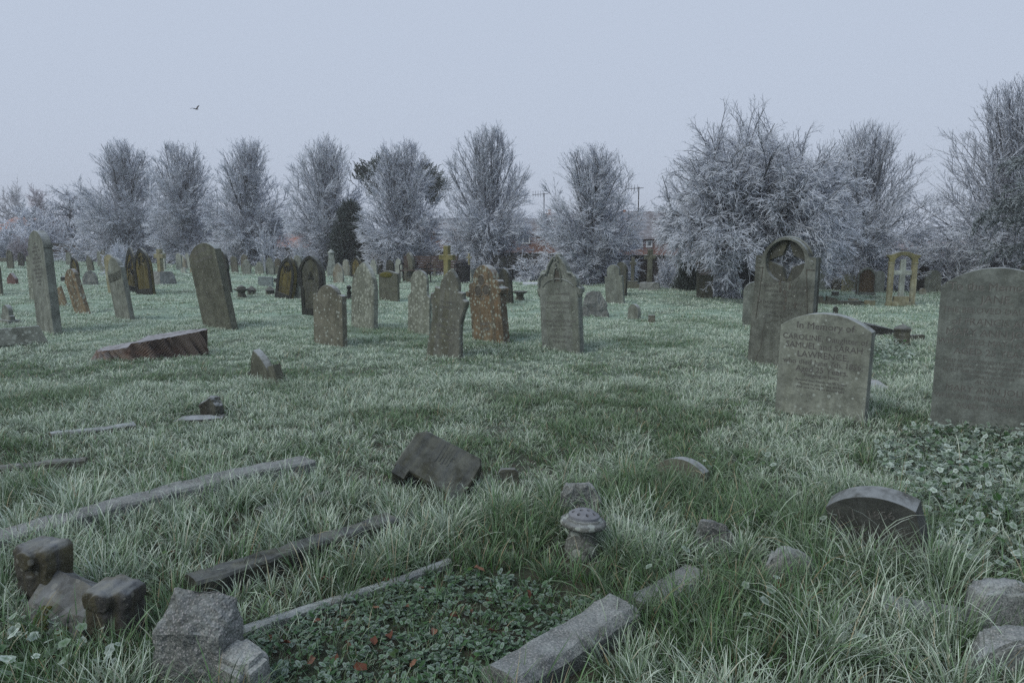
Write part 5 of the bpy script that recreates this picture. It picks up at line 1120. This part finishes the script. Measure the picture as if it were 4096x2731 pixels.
def spray_shrub(seed, n, a0, a1, L, m1, m2, r=.012, droop=0., mat='frosted_twig', frost=.95, l2=.4, l3=.25):
    t = Tree(seed); R = t.rng; d = t.polar(n, a0, a1); st = t.grow(R.normal(0, .08, (n, 3)) * np.array([1, 1, 0.]), d, L * R.uniform(.6, 1.1, n), 6, wob=.25, droop=droop); t.tubes(st, t.rad(n, 6, r * 1.6, r * .8), 4, frost * .8)
    p, d, tt = t.spawn(st, m1, .15, 1., .6, .2); b = t.grow(p, d, L * l2 * R.uniform(.4, 1.2, len(p)), 4, wob=.3, droop=droop); t.tubes(b, t.rad(len(p), 4, r, r * .6), 3, frost)
    if m2:
        p, d, tt = t.spawn(b, m2, .2, 1., .7, .2); c = t.grow(p, d, L * l2 * l3 * R.uniform(.4, 1.3, len(p)), 2, droop=droop); t.tubes(c, t.rad(len(p), 2, r * .8, r * .5), 3, frost)
    return t.mesh('branches', mat)
SH = [spray_shrub(1, 42, .05, 1.35, 1., 12, 6, .009), spray_shrub(2, 38, .0, .5, 1., 5, 3, .008, l2=.22), spray_shrub(3, 50, .1, 1.5, 1., 12, 6, .010, droop=.3), spray_shrub(4, 46, .05, 1.3, 1., 13, 7, .010, mat='frosted_twig_brown', frost=.7)]
def shrub(label, px, yb, ytop, wpx, var, rz=0, D=None, name='frosted_shrub', cat='shrub', group=None, part='branches'):
    if D: P = at(px, 1000, D); P.z = float(G(P.x, P.y)) - .05
    else: P = gpt(px, yb)
    s = FPX / (P.y * cp); h = max(.3, top_z(P, px, ytop) - P.z); w = wpx / 2 / s
    hv = .95; wv = (.95, .5, 1.05, .95)[var]
    return plant(name, label, cat, P, [(part, SH[var])], (w / wv, w / wv, h / hv), rz, group)
SG = 'frosted shrubs along the boundary wall'
shrub('rounded frosted bush behind the leaning grey streaked headstone', 482, 1100, 982, 130, 0, group=SG)
shrub('tall-stemmed white frosted shrub sprouting upright before the third lime', 1072, 1085, 912, 120, 1, group=SG)
shrub('small spiky frosted sapling shrub right of the tall-stemmed white one', 1215, 1085, 985, 85, 1, 1., group=SG)
shrub('white frosted bush left of the dark green bush by the wall', 2668, 1152, 1040, 120, 0, 2., group=SG)
shrub('frosted bramble at the foot of the lime behind the small cross', 1985, 1120, 1050, 150, 2, 1., group=SG)
shrub('low frosted bramble along the foot of the wall below the lime of the gabled headstone', 2330, 1138, 1085, 180, 2, 2.4, group=SG)
shrub('low frosted growth under the right skirts of the hawthorn', 2900, 1190, 1090, 190, 2, .4, group=SG)
shrub('frosted bush behind the yellow-stained headstone right of the hawthorn', 3390, 1150, 1000, 260, 0, 3.3, group=SG)
shrub('frosted bramble clump behind the grey arched headstone', 3530, 1160, 1020, 220, 2, 1.8, group=SG)
shrub('big white spiky frosted bush between the stone arch and the Jane headstone', 3830, 1160, 975, 330, 0, 1.1, group=SG)
shrub('frosted brown bush low at the right, beneath the right-edge tree', 4010, 1158, 1020, 260, 3, .3, group=SG)
shrub('pinkish frosted bush at the far left edge above the low headstones', 40, 0, 915, 330, 0, .2, D=48, group=SG)
shrub('frosted grey-green bush at the left, left of the weeping birch', 165, 0, 855, 250, 2, 1.2, D=52, group=SG)
shrub('reddish-brown bare bush at the foot of the pinkish frosted one', 95, 0, 960, 110, 3, 2.2, D=46, group=SG)
shrub('frosted growth hugging the wall between the weeping birch and the leftmost lime', 370, 0, 930, 260, 2, 2.9, D=47, group=SG)
for i, (px, D, lab) in enumerate(((640, 46, 'frosted low thicket between the first and second limes'), (880, 43, 'frosted low thicket between the second and third limes'), (1165, 40, 'frosted low thicket between the third and fourth limes'), (1475, 37, 'frosted low thicket between the fourth and fifth limes'), (1760, 33, 'frosted low thicket between the fifth and sixth limes'), (2150, 28.5, 'frosted low thicket left of the lime between the aerials'))):
    shrub(lab, px, 0, 965 + i * 12, 250, 2, i * 1.1, D=D, group='frosted thickets between the limes')
# far trees at the left
def far_tree(label, px, D, ytop, wpx, seed, mat, name, droop=0., tw=.02, spread=.9, base=.15):
    P = at(px, 1000, D); P.z = float(G(P.x, P.y)) - .3; H = top_z(P, px, ytop) - P.z; t = Tree(seed); R = t.rng
    tk = t.grow(np.array([[0, 0, 0.]]), np.array([[0, 0, 1.]]), .8 * H, 8, wob=.08); t.tubes(tk, t.rad(1, 8, .03 * H, .006 * H), 7, .1); trunk = t.mesh('trunk', mat)
    t = Tree(seed + 9); R = t.rng
    p, d, tt = t.spawn(tk, 34, base, 1., spread, .2); b = t.grow(p, d, H * (.42 - .22 * tt) * R.uniform(.7, 1.1, len(p)), 7, wob=.25, up=.2, droop=droop * .4); t.tubes(b, t.rad(len(p), 7, .008 * H, .003 * H), 4, .35)
    p, d, tt = t.spawn(b, 13, .15, 1., .65, .2); c = t.grow(p, d, H * .12 * R.uniform(.5, 1.2, len(p)), 5, wob=.3, droop=droop); t.tubes(c, t.rad(len(p), 5, tw, tw * .5), 3, .8)
    p, d, tt = t.spawn(c, 9, .1, 1., .7, .2); e = t.grow(p, d, H * .045 * R.uniform(.5, 1.4, len(p)), 3, wob=.2, droop=droop); t.tubes(e, t.rad(len(p), 3, tw * .65, tw * .4), 3, 1.)
    V = np.concatenate(t.V); W = np.percentile(np.abs(V[:, :2]), 97); k = wpx / 2 / (FPX / (D * cp)) / W; kz = H / np.percentile(V[:, 2], 99.5)
    plant(name, label, 'tree', P, [('trunk', trunk), ('crown', t.mesh('crown', mat))], (k, k, kz), seed * .7)
far_tree('bare round-headed grey tree far off at the left edge', 75, 82, 742, 135, 41, 'frosted_twig_grey', 'bare_tree', tw=.03)
far_tree('dark spreading tree cut off by the left edge beyond the orange cottage', -40, 78, 790, 260, 42, 'frosted_twig_grey', 'bare_tree', tw=.035)
far_tree('brownish bushy bare tree between the far grey tree and the weeping birch', 205, 70, 765, 190, 43, 'frosted_twig_brown', 'bare_tree', tw=.035)
far_tree('pale weeping frosted birch at the left, beside the leftmost lime', 282, 54, 755, 190, 44, 'frosted_twig', 'birch_tree', droop=.8, tw=.018)
far_tree('frosted white sapling tree before the pinkish bush at the left', 120, 54, 830, 160, 45, 'frosted_twig', 'birch_tree', droop=.2, tw=.018)
far_tree('small pale tree on the horizon just left of the chimney beyond the arch', 3628, 60, 950, 70, 46, 'frosted_twig_grey', 'bare_tree', tw=.03)
# evergreens
def needles(seed, n, shape, size, r, frost, mat, up=.4):
    t = Tree(seed); R = t.rng; p = shape(R, n); d = nrm(p * np.array([1, 1, .3]) + R.normal(0, .5, (n, 3)) * np.abs(p).max() * .4 + np.array([0, 0, up]))
    g = t.grow(p, d, size * R.uniform(.5, 1.3, n), 3, wob=.3, droop=.2); t.tubes(g, t.rad(n, 3, r, r * .4), 3, R.uniform(0, frost, n))
    return t.mesh('foliage', mat)
def cone(R, n):
    z = R.uniform(0.02, 1, n) ** .9; a = R.uniform(0, 2 * np.pi, n); lob = 1 + .22 * np.sin(3 * a + 6 * z) + .15 * np.sin(7 * a + 11 * z); r = (1 - z) ** .6 * R.uniform(.6, 1., n) * lob
    return np.stack([r * np.cos(a), r * np.sin(a), z], 1)
def evergreen(label, name, px, yb, ytop, wpx, seed, n, D=None, frost=.5, size=.16, r=.02):
    if D: P = at(px, 1000, D); P.z = float(G(P.x, P.y))
    else: P = gpt(px, yb)
    s = FPX / (P.y * cp); H = top_z(P, px, ytop) - P.z; w = wpx / 2 / s
    me = needles(seed, n, lambda R, n: cone(R, n) * np.array([w, w, H]), size, r, frost, 'evergreen_needle')
    t = Tree(seed); tk = t.grow(np.array([[0, 0, -.2]]), np.array([[0, 0, 1.]]), H * .8, 4); t.tubes(tk, t.rad(1, 4, .03 * H, .01), 6, 0)
    plant(name, label, 'tree' if H > 2 else 'shrub', P, [('trunk', t.mesh('trunk', 'evergreen_needle')), ('foliage', me)])
evergreen('dark evergreen yew standing at the right foot of the fourth lime', 'yew_tree', 1405, 1070, 840, 150, 21, 5200, frost=.75, size=.5, r=.032)
evergreen('dark green bush by the wall left of the broken jagged headstone', 'evergreen_shrub', 2744, 1160, 1020, 92, 22, 6000, frost=.5, size=.13, r=.012)
def pine():
    D = 47; P = at(1605, 1000, D); P.z = float(G(P.x, P.y)); s = FPX / (D * cp)
    def clumps(R, n):
        C = np.array([at(x, y, D) - P for x, y in ((1450, 700), (1470, 692), (1500, 668), (1535, 655), (1755, 738), (1742, 722), (1725, 762), (1700, 690), (1480, 755), (1735, 790), (1600, 660))])
        C[:, 1] += R.uniform(-1.5, 1.5, len(C)); i = R.integers(0, len(C), n); return C[i] + R.normal(0, .26, (n, 3))
    me = needles(31, 2600, clumps, .3, .03, .5, 'evergreen_needle', 2.)
    t = Tree(31); tk = t.grow(np.array([[0, 0, -.2]]), np.array([[0, 0, 1.]]), at(1605, 690, D).z - P.z, 6, wob=.1); t.tubes(tk, t.rad(1, 6, .25, .1), 8, 0)
    b = t.grow(np.repeat(tk[:, 4], 9, 0), t.polar(9, .5, 1.4), 2.2, 6, wob=.3, up=.3); t.tubes(b, t.rad(9, 6, .07, .03), 5, 0)
    plant('pine_tree', 'dark pine whose clumps of needles show around the fifth lime crown', 'tree', P, [('trunk', t.mesh('trunk', 'evergreen_needle')), ('foliage', me)])
pine()
def deodar():
    P = at(4230, 1000, 19); P.z = float(G(P.x, P.y)); t = Tree(61); R = t.rng
    tk = t.grow(np.array([[0, 0, -.2]]), np.array([[0, 0, 1.]]), 3.7, 8, wob=.04); t.tubes(tk, t.rad(1, 8, .2, .05), 8, .05); trunk = t.mesh('trunk', 'frosted_needle'); t = Tree(62); R = t.rng
    n = 44; b = t.grow(tk[0, R.integers(3, 8, n)], t.polar(n, .95, 1.5), R.uniform(1.3, 2.3, n), 8, wob=.25, droop=.75); t.tubes(b, t.rad(n, 8, .04, .012), 5, .3)
    p, d, tt = t.spawn(b, 26, .15, 1., .8, .2, .5); c = t.grow(p, d, R.uniform(.2, .5, len(p)), 5, wob=.25, droop=.9); t.tubes(c, t.rad(len(p), 5, .012, .008), 3, .5)
    p, d, tt = t.spawn(c, 16, .05, 1., .8, .2); e = t.grow(p, d, R.uniform(.05, .11, len(p)), 2); t.tubes(e, t.rad(len(p), 2, .012, .006), 3, R.uniform(.1, .9, len(p)))
    plant('cedar_tree', 'dark drooping evergreen cedar with frosted branch tips at the right edge', 'tree', P, [('trunk', trunk), ('foliage', t.mesh('foliage', 'frosted_needle'))])
deodar()

# ------------------------------------------------------------------ grass, leaves, ground cover
RG = np.random.default_rng(2024)
_lat = RG.random((256, 256))
def vnoise(x, y, sc):
    x = np.asarray(x) * sc + 1000; y = np.asarray(y) * sc + 1000; i = np.floor(x).astype(int); j = np.floor(y).astype(int); u = x - i; v = y - j; u = u * u * (3 - 2 * u); v = v * v * (3 - 2 * v)
    L = lambda a, b: _lat[a % 256, b % 256]
    return (L(i, j) * (1 - u) + L(i + 1, j) * u) * (1 - v) + (L(i, j + 1) * (1 - u) + L(i + 1, j + 1) * u) * v
def fbm(x, y, sc): return .55 * vnoise(x, y, sc) + .3 * vnoise(x + 7, y + 3, sc * 2.1) + .15 * vnoise(x + 1, y + 9, sc * 4.4)
def in_foot(x, y, grow=0.):
    m = np.zeros(len(x), bool)
    for fx, fy, rz, hw, hd in FOOT:
        dx, dy = x - fx, y - fy; c, s = math.cos(rz), math.sin(rz)
        m |= (np.abs(dx * c + dy * s) < hw + grow) & (np.abs(-dx * s + dy * c) < hd + grow)
    return m
def in_poly(x, y, poly):
    m = np.zeros(len(x), bool); n = len(poly)
    for i in range(n):
        x0, y0 = poly[i]; x1, y1 = poly[(i + 1) % n]
        m ^= ((y0 > y) != (y1 > y)) & (x < (x1 - x0) * (y - y0) / (y1 - y0 + 1e-12) + x0)
    return m
def gpoly(*pts): return [tuple(gpt(*p))[:2] for p in pts]
BED = gpoly((940, 2555), (1800, 2285), (2080, 2330), (2440, 2425), (2000, 2731), (1950, 2830), (640, 2830), (900, 2700))
IVY = gpoly((3480, 1800), (3700, 1730), (4300, 1760), (4500, 2330), (3800, 2330), (3700, 2180), (3560, 1960))
IVY2 = gpoly((3470, 1400), (3560, 1370), (3650, 1420), (3650, 1480), (3470, 1480))
def sample(n, y0, y1):
    y = np.sqrt(RG.uniform(y0 * y0, y1 * y1, n)); x = RG.uniform(-1, 1, n) * (.86 * y + .8); return x, y
VS, QS, TS, CS = [], [], [], []; NV = [0]
def blades(x, y, head, L, w, lean, bend, K, g0, ft, fb, up=0.):
    """vectorised blades: roots, heading, length, width, start lean and total bend (radians), frost at tip and base"""
    N = len(x); z = G(x, y) - .01; t = np.linspace(0, 1, K); ph = lean[:, None] + bend[:, None] * t[None] ** 1.3
    seg = (L / (K - 1))[:, None]; h = np.concatenate([np.zeros((N, 1)), np.cumsum(np.sin(ph[:, :-1]) * seg, 1)], 1); v = np.concatenate([np.zeros((N, 1)), np.cumsum(np.cos(ph[:, :-1]) * seg, 1)], 1)
    v = np.maximum(v, .006)
    P = np.stack([x[:, None] + h * np.cos(head)[:, None], y[:, None] + h * np.sin(head)[:, None], z[:, None] + v], -1)
    tw = RG.normal(0, .5, N); side = np.stack([-np.sin(head + tw), np.cos(head + tw), RG.normal(0, .25, N)], -1)
    W = w[:, None] * (1 - .75 * t[None] ** 2) * .5
    A = P - side[:, None] * W[..., None]; B = P + side[:, None] * W[..., None]
    V = np.stack([A[:, :-1], B[:, :-1]], 2).reshape(N, -1, 3); V = np.concatenate([V, P[:, -1:]], 1); nv = 2 * (K - 1) + 1
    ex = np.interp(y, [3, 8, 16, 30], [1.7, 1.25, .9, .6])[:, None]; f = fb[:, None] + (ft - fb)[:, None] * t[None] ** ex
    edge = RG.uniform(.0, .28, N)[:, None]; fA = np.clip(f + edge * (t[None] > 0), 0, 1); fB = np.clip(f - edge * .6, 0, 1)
    F = np.concatenate([np.stack([fA[:, :-1], fB[:, :-1]], 2).reshape(N, -1), f[:, -1:] * 1.05], 1).clip(0, 1)[..., None]
    fr = np.array([.86, .97, .87]) * RG.uniform(.85, 1.06, (N, 1, 1)); C = g0[:, None] * (1 - F) + fr * F
    base = NV[0] + (np.arange(N) * nv)[:, None]; k = np.arange(K - 2)[None] * 2
    q = np.stack([base + k, base + k + 1, base + k + 3, base + k + 2], -1).reshape(-1, 4); e = 2 * (K - 2)
    tr = np.stack([base[:, 0] + e, base[:, 0] + e + 1, base[:, 0] + e + 2], -1)
    VS.append(V.reshape(-1, 3)); QS.append(q); TS.append(tr); CS.append(C.reshape(-1, 3)); NV[0] += N * nv
def greens(n): return np.array([.046, .128, .032]) * RG.uniform(.40, 1.5, (n, 1)) + RG.uniform(0, 1, (n, 1)) * np.array([.022, .014, .004])
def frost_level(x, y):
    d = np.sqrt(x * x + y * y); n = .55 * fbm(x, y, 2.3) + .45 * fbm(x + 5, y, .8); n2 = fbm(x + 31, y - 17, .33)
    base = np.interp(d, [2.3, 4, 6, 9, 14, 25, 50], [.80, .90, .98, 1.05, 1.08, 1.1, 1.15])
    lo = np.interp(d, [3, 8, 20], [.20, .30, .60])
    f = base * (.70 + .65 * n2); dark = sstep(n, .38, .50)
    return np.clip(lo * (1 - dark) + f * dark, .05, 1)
def flush(name):
    V = np.concatenate(VS); o = link(name, np_mesh(name, V, np.concatenate(QS), np.concatenate(TS), M['grass_blade'], colors=np.concatenate(CS), smooth=False)); tag(o, kind='stuff')
    VS.clear(); QS.clear(); TS.clear(); CS.clear(); NV[0] = 0; return o
def tufts(nt, y0, y1, per, Lr, wr, K, sig, bendr=(.3, 1.5), mask=None, keep=None, fscale=1., ybias=0.):
    tx, ty = sample(nt, y0, y1)
    if keep is not None: k = keep(tx, ty); tx, ty = tx[k], ty[k]
    if mask is not None: k = ~mask(tx, ty); tx, ty = tx[k], ty[k]
    n = len(tx); sz = RG.uniform(.55, 1.4, n) * (.45 + 1.2 * fbm(tx + 3, ty + 8, 2.0)); lay = RG.uniform(0, 2 * np.pi, n); layw = RG.uniform(0, .8, n)
    idx = np.repeat(np.arange(n), per); N = len(idx); a = RG.uniform(0, 2 * np.pi, N); rr = sig * np.abs(RG.normal(0, 1, N)) * sz[idx]
    x, y = tx[idx] + rr * np.cos(a), ty[idx] + rr * np.sin(a)
    k = ~in_foot(x, y, .0); 
    if mask is not None: k &= ~mask(x, y)
    x, y, a, rr, idx = x[k], y[k], a[k], rr[k], idx[k]; N = len(x)
    hx = np.cos(a) + layw[idx] * np.cos(lay[idx]); hy = np.sin(a) + layw[idx] * np.sin(lay[idx]); head = np.arctan2(hy, hx) + RG.normal(0, .5, N)
    L = RG.uniform(Lr[0], Lr[1], N) * sz[idx]; w = RG.uniform(wr[0], wr[1], N)
    lean = np.clip(RG.normal(.22, .18, N) + rr / sig * .16, 0, 1.1); bend = RG.uniform(bendr[0], bendr[1], N)
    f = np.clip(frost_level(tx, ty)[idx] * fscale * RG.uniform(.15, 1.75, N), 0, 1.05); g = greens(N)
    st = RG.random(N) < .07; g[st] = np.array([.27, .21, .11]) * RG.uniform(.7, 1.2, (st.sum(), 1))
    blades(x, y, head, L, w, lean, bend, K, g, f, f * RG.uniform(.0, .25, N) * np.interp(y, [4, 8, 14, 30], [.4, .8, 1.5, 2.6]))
bed = lambda x, y: in_poly(x, y, BED)
ivy = lambda x, y: in_poly(x, y, IVY) | in_poly(x, y, IVY2)
yw = lambda x, y: y > np.interp(x, WX, WY) - .1
tufts(2300, 2.0, 4.6, 30, (.09, .20), (.004, .0068), 6, .045, (.2, 1.3), mask=lambda x, y: bed(x, y) | (ivy(x, y) & (RG.random(len(x)) < .4)))
tufts(1700, 2.0, 4.6, 20, (.04, .09), (.003, .005), 4, .06, mask=lambda x, y: bed(x, y))
tufts(3400, 2.0, 4.6, 14, (.025, .095), (.0028, .0045), 4, .05, keep=lambda x, y: bed(x, y))
right = lambda x, y: (x > .25) & (y < 5.2) & ~bed(x, y)
tufts(700, 2.0, 5.2, 20, (.14, .27), (.0035, .0055), 7, .06, bendr=(1.0, 2.3), keep=right, mask=lambda x, y: ivy(x, y) & (RG.random(len(x)) < .75), fscale=1.25)
tufts(5200, 4.4, 8.2, 28, (.045, .115), (.004, .0068), 5, .06, (.4, 2.0), mask=lambda x, y: ivy(x, y) & (RG.random(len(x)) < .35))
tufts(2600, 4.4, 8.2, 24, (.04, .09), (.005, .008), 4, .08)
flush('grass')
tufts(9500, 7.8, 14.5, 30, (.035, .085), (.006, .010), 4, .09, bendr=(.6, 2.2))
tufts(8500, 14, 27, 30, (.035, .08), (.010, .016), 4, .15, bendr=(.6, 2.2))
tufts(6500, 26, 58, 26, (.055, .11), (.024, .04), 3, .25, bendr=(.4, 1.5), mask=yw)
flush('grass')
# leaves: 9-point lobed fan
def leaf_cloud(x, y, z, size, head, pitch, lobes, aspect, C, Ce, mat, name):
    N = len(x); m = 13; th = np.linspace(-np.pi, np.pi, m); rad = 1 + .16 * np.cos(lobes * th)
    px = .5 + .5 * np.cos(th) * rad; py = .5 * np.sin(th) * rad * aspect
    lx = np.concatenate([[.45], px]); ly = np.concatenate([[0.], py]); lz = np.concatenate([[0.], .12 * np.abs(py) - .10 * px ** 2])
    roll = RG.normal(0, .35, N); c, s = np.cos(head), np.sin(head); cpi, spi = np.cos(pitch), np.sin(pitch)
    X = lx[None] * cpi[:, None] - lz[None] * spi[:, None]; Zz = lx[None] * spi[:, None] + lz[None] * cpi[:, None] + ly[None] * roll[:, None]
    V = np.stack([x[:, None] + size[:, None] * (X * c[:, None] - ly[None] * s[:, None]), y[:, None] + size[:, None] * (X * s[:, None] + ly[None] * c[:, None]), z[:, None] + size[:, None] * Zz], -1)
    Cc = np.repeat(Ce[:, None], m + 1, 1); Cc[:, 0] = C; Cc[:, 1::3] = Cc[:, 1::3] * .6 + C[:, None] * .4
    b = (np.arange(N) * (m + 1))[:, None]; i = np.arange(m - 1)[None]
    T = np.stack([b + 0 * i, b + 1 + i, b + 2 + i], -1).reshape(-1, 3)
    tag(link(name, np_mesh(name, V.reshape(-1, 3), None, T, M[mat], colors=Cc.reshape(-1, 3), smooth=False)), kind='stuff')
def poly_pts(poly, n):
    P = np.array(poly); lo, hi = P.min(0), P.max(0); x = RG.uniform(lo[0], hi[0], n * 4); y = RG.uniform(lo[1], hi[1], n * 4); k = in_poly(x, y, poly) & ~in_foot(x, y); return x[k][:n], y[k][:n]
xa, ya = poly_pts(IVY, 2600); xb, yb = poly_pts(IVY2, 420); xc, yc = sample(900, 2.3, 5.0); kk = (xc > .4) & (fbm(xc, yc, 1.6) > .5) & ~in_foot(xc, yc); xc, yc = xc[kk], yc[kk]
xd, yd = poly_pts(gpoly((-80, 2480), (330, 2440), (520, 2731), (-100, 2800)), 110)
x = np.concatenate([xa, xb, xc, xd]); y = np.concatenate([ya, yb, yc, yd]); n = len(x)
fl = RG.random((n, 1)) ** .9; gc = np.array([.030, .075, .022]) * RG.uniform(.7, 1.7, (n, 1))
leaf_cloud(x, y, G(x, y) + RG.uniform(.02, .13, n), RG.uniform(.022, .046, n), RG.uniform(0, 6.28, n), RG.normal(.1, .4, n), 5, 1.0, gc + fl * .25 * np.array([.5, .58, .56]), gc * (1 - fl) + fl * np.array([.66, .76, .72]), 'leafy', 'ground_cover')
# rosettes of narrow leaves in the grave bed
cx, cy = poly_pts(BED, 620); k = 8; idx = np.repeat(np.arange(len(cx)), k); n = len(idx); hd = RG.uniform(0, 6.28, n)
fl = RG.random((n, 1)) * .8; gc = np.array([.05, .11, .045]) * RG.uniform(.6, 1.5, (n, 1))
leaf_cloud(cx[idx] + RG.normal(0, .012, n), cy[idx] + RG.normal(0, .012, n), G(cx[idx], cy[idx]) + RG.uniform(.005, .035, n), RG.uniform(.014, .036, n), hd, RG.uniform(.0, .7, n), 1, .45, gc, gc * (1 - fl) + fl * np.array([.45, .53, .52]), 'leafy', 'ground_cover')
# small clover-like plants dotted through the near turf
cx, cy = sample(420, 2.2, 7.0); q = ~in_foot(cx, cy); cx, cy = cx[q], cy[q]; idx = np.repeat(np.arange(len(cx)), 5); n = len(idx); fl = RG.random((n, 1)) * .6; gc = np.array([.06, .11, .035]) * RG.uniform(.6, 1.4, (n, 1))
leaf_cloud(cx[idx] + RG.normal(0, .02, n), cy[idx] + RG.normal(0, .02, n), G(cx[idx], cy[idx]) + RG.uniform(.02, .10, n), RG.uniform(.012, .028, n), RG.uniform(0, 6.28, n), RG.uniform(-.2, .6, n), 3, .9, gc, gc * (1 - fl) + fl * np.array([.5, .57, .54]), 'leafy', 'ground_cover')
# fallen leaves, one object each
def dead_leaf(seed, mat):
    rng = random.Random(seed); bm = bmesh.new(); c = [bm.verts.new((x, 0, .25 * x * (1 - x))) for x in (0, .33, .66, 1.)]
    for sy in (1, -1):
        e = [bm.verts.new((x + rng.uniform(-.05, .05), sy * w * rng.uniform(.8, 1.15), rng.uniform(.08, .30))) for x, w in ((.22, .27), (.55, .33), (.8, .2))]
        fs = [(c[0], e[0], c[1]), (c[1], e[0], e[1]), (c[1], e[1], c[2]), (c[2], e[1], e[2]), (c[2], e[2], c[3])]
        for f in fs: bm.faces.new(f if sy < 0 else f[::-1])
    return from_bm('fallen_leaf', bm, M[mat])
DL = [dead_leaf(1, 'leaf_brown'), dead_leaf(2, 'leaf_brown'), dead_leaf(3, 'leaf_brown'), dead_leaf(4, 'leaf_tan')]
spots = [(1690, 2370), (1960, 2400), (1520, 2450), (1380, 2500), (1610, 2470), (1210, 2560), (1390, 2575), (1740, 2545), (1790, 2600), (1250, 2520), (1640, 2690), (1470, 2720), (1060, 2640), (1090, 2590), (1230, 2680), (1120, 2610), (1660, 2600), (1900, 2530), (1230, 2330), (1275, 2345), (1330, 2350), (1940, 2320), (1560, 2560), (1870, 2440),
         (650, 2190), (680, 2235), (820, 2225), (720, 2260), (900, 1880), (380, 1755), (110, 2030), (90, 2080), (700, 2060), (2740, 1820), (3090, 2385), (2660, 2170), (2510, 2010), (1640, 2060), (30, 2580), (2930, 2660), (3860, 2350), (2120, 2420), (1500, 2620), (1340, 2640), (1800, 2480), (1990, 2560), (1420, 2420), (1560, 2350)]
for i, (px, py) in enumerate(spots):
    P = gpt(px, py); o = bpy.data.objects.new('fallen_leaf', DL[RG.integers(0, 4)]); COL.objects.link(o)
    s = RG.uniform(.035, .062); o.location = P + Vector((0, 0, RG.uniform(.012, .045))); o.scale = (s, s, s); o.rotation_euler = (RG.normal(0, .5), RG.normal(0, .4), RG.uniform(0, 6.28))
    tag(o, 'curled reddish-brown fallen leaf lying in the frosted turf', 'leaf', 'fallen leaves scattered over the turf and grave bed')

# ------------------------------------------------------------------ haze
def haze():
    bm = bmesh.new(); box(bm, -205, 205, -12, 235, -6, 12.5)
    m, nt, out = new_mat('haze_air'); v = nt.nodes.new('ShaderNodeVolumePrincipled'); v.inputs['Color'].default_value = (.97, .98, 1, 1); v.inputs['Density'].default_value = HAZE; v.inputs['Anisotropy'].default_value = .0
    nt.links.new(v.outputs[0], out.inputs['Volume'])
    tag(link('haze', from_bm('haze', bm, m)), kind='stuff')
HAZE = .0020
haze()
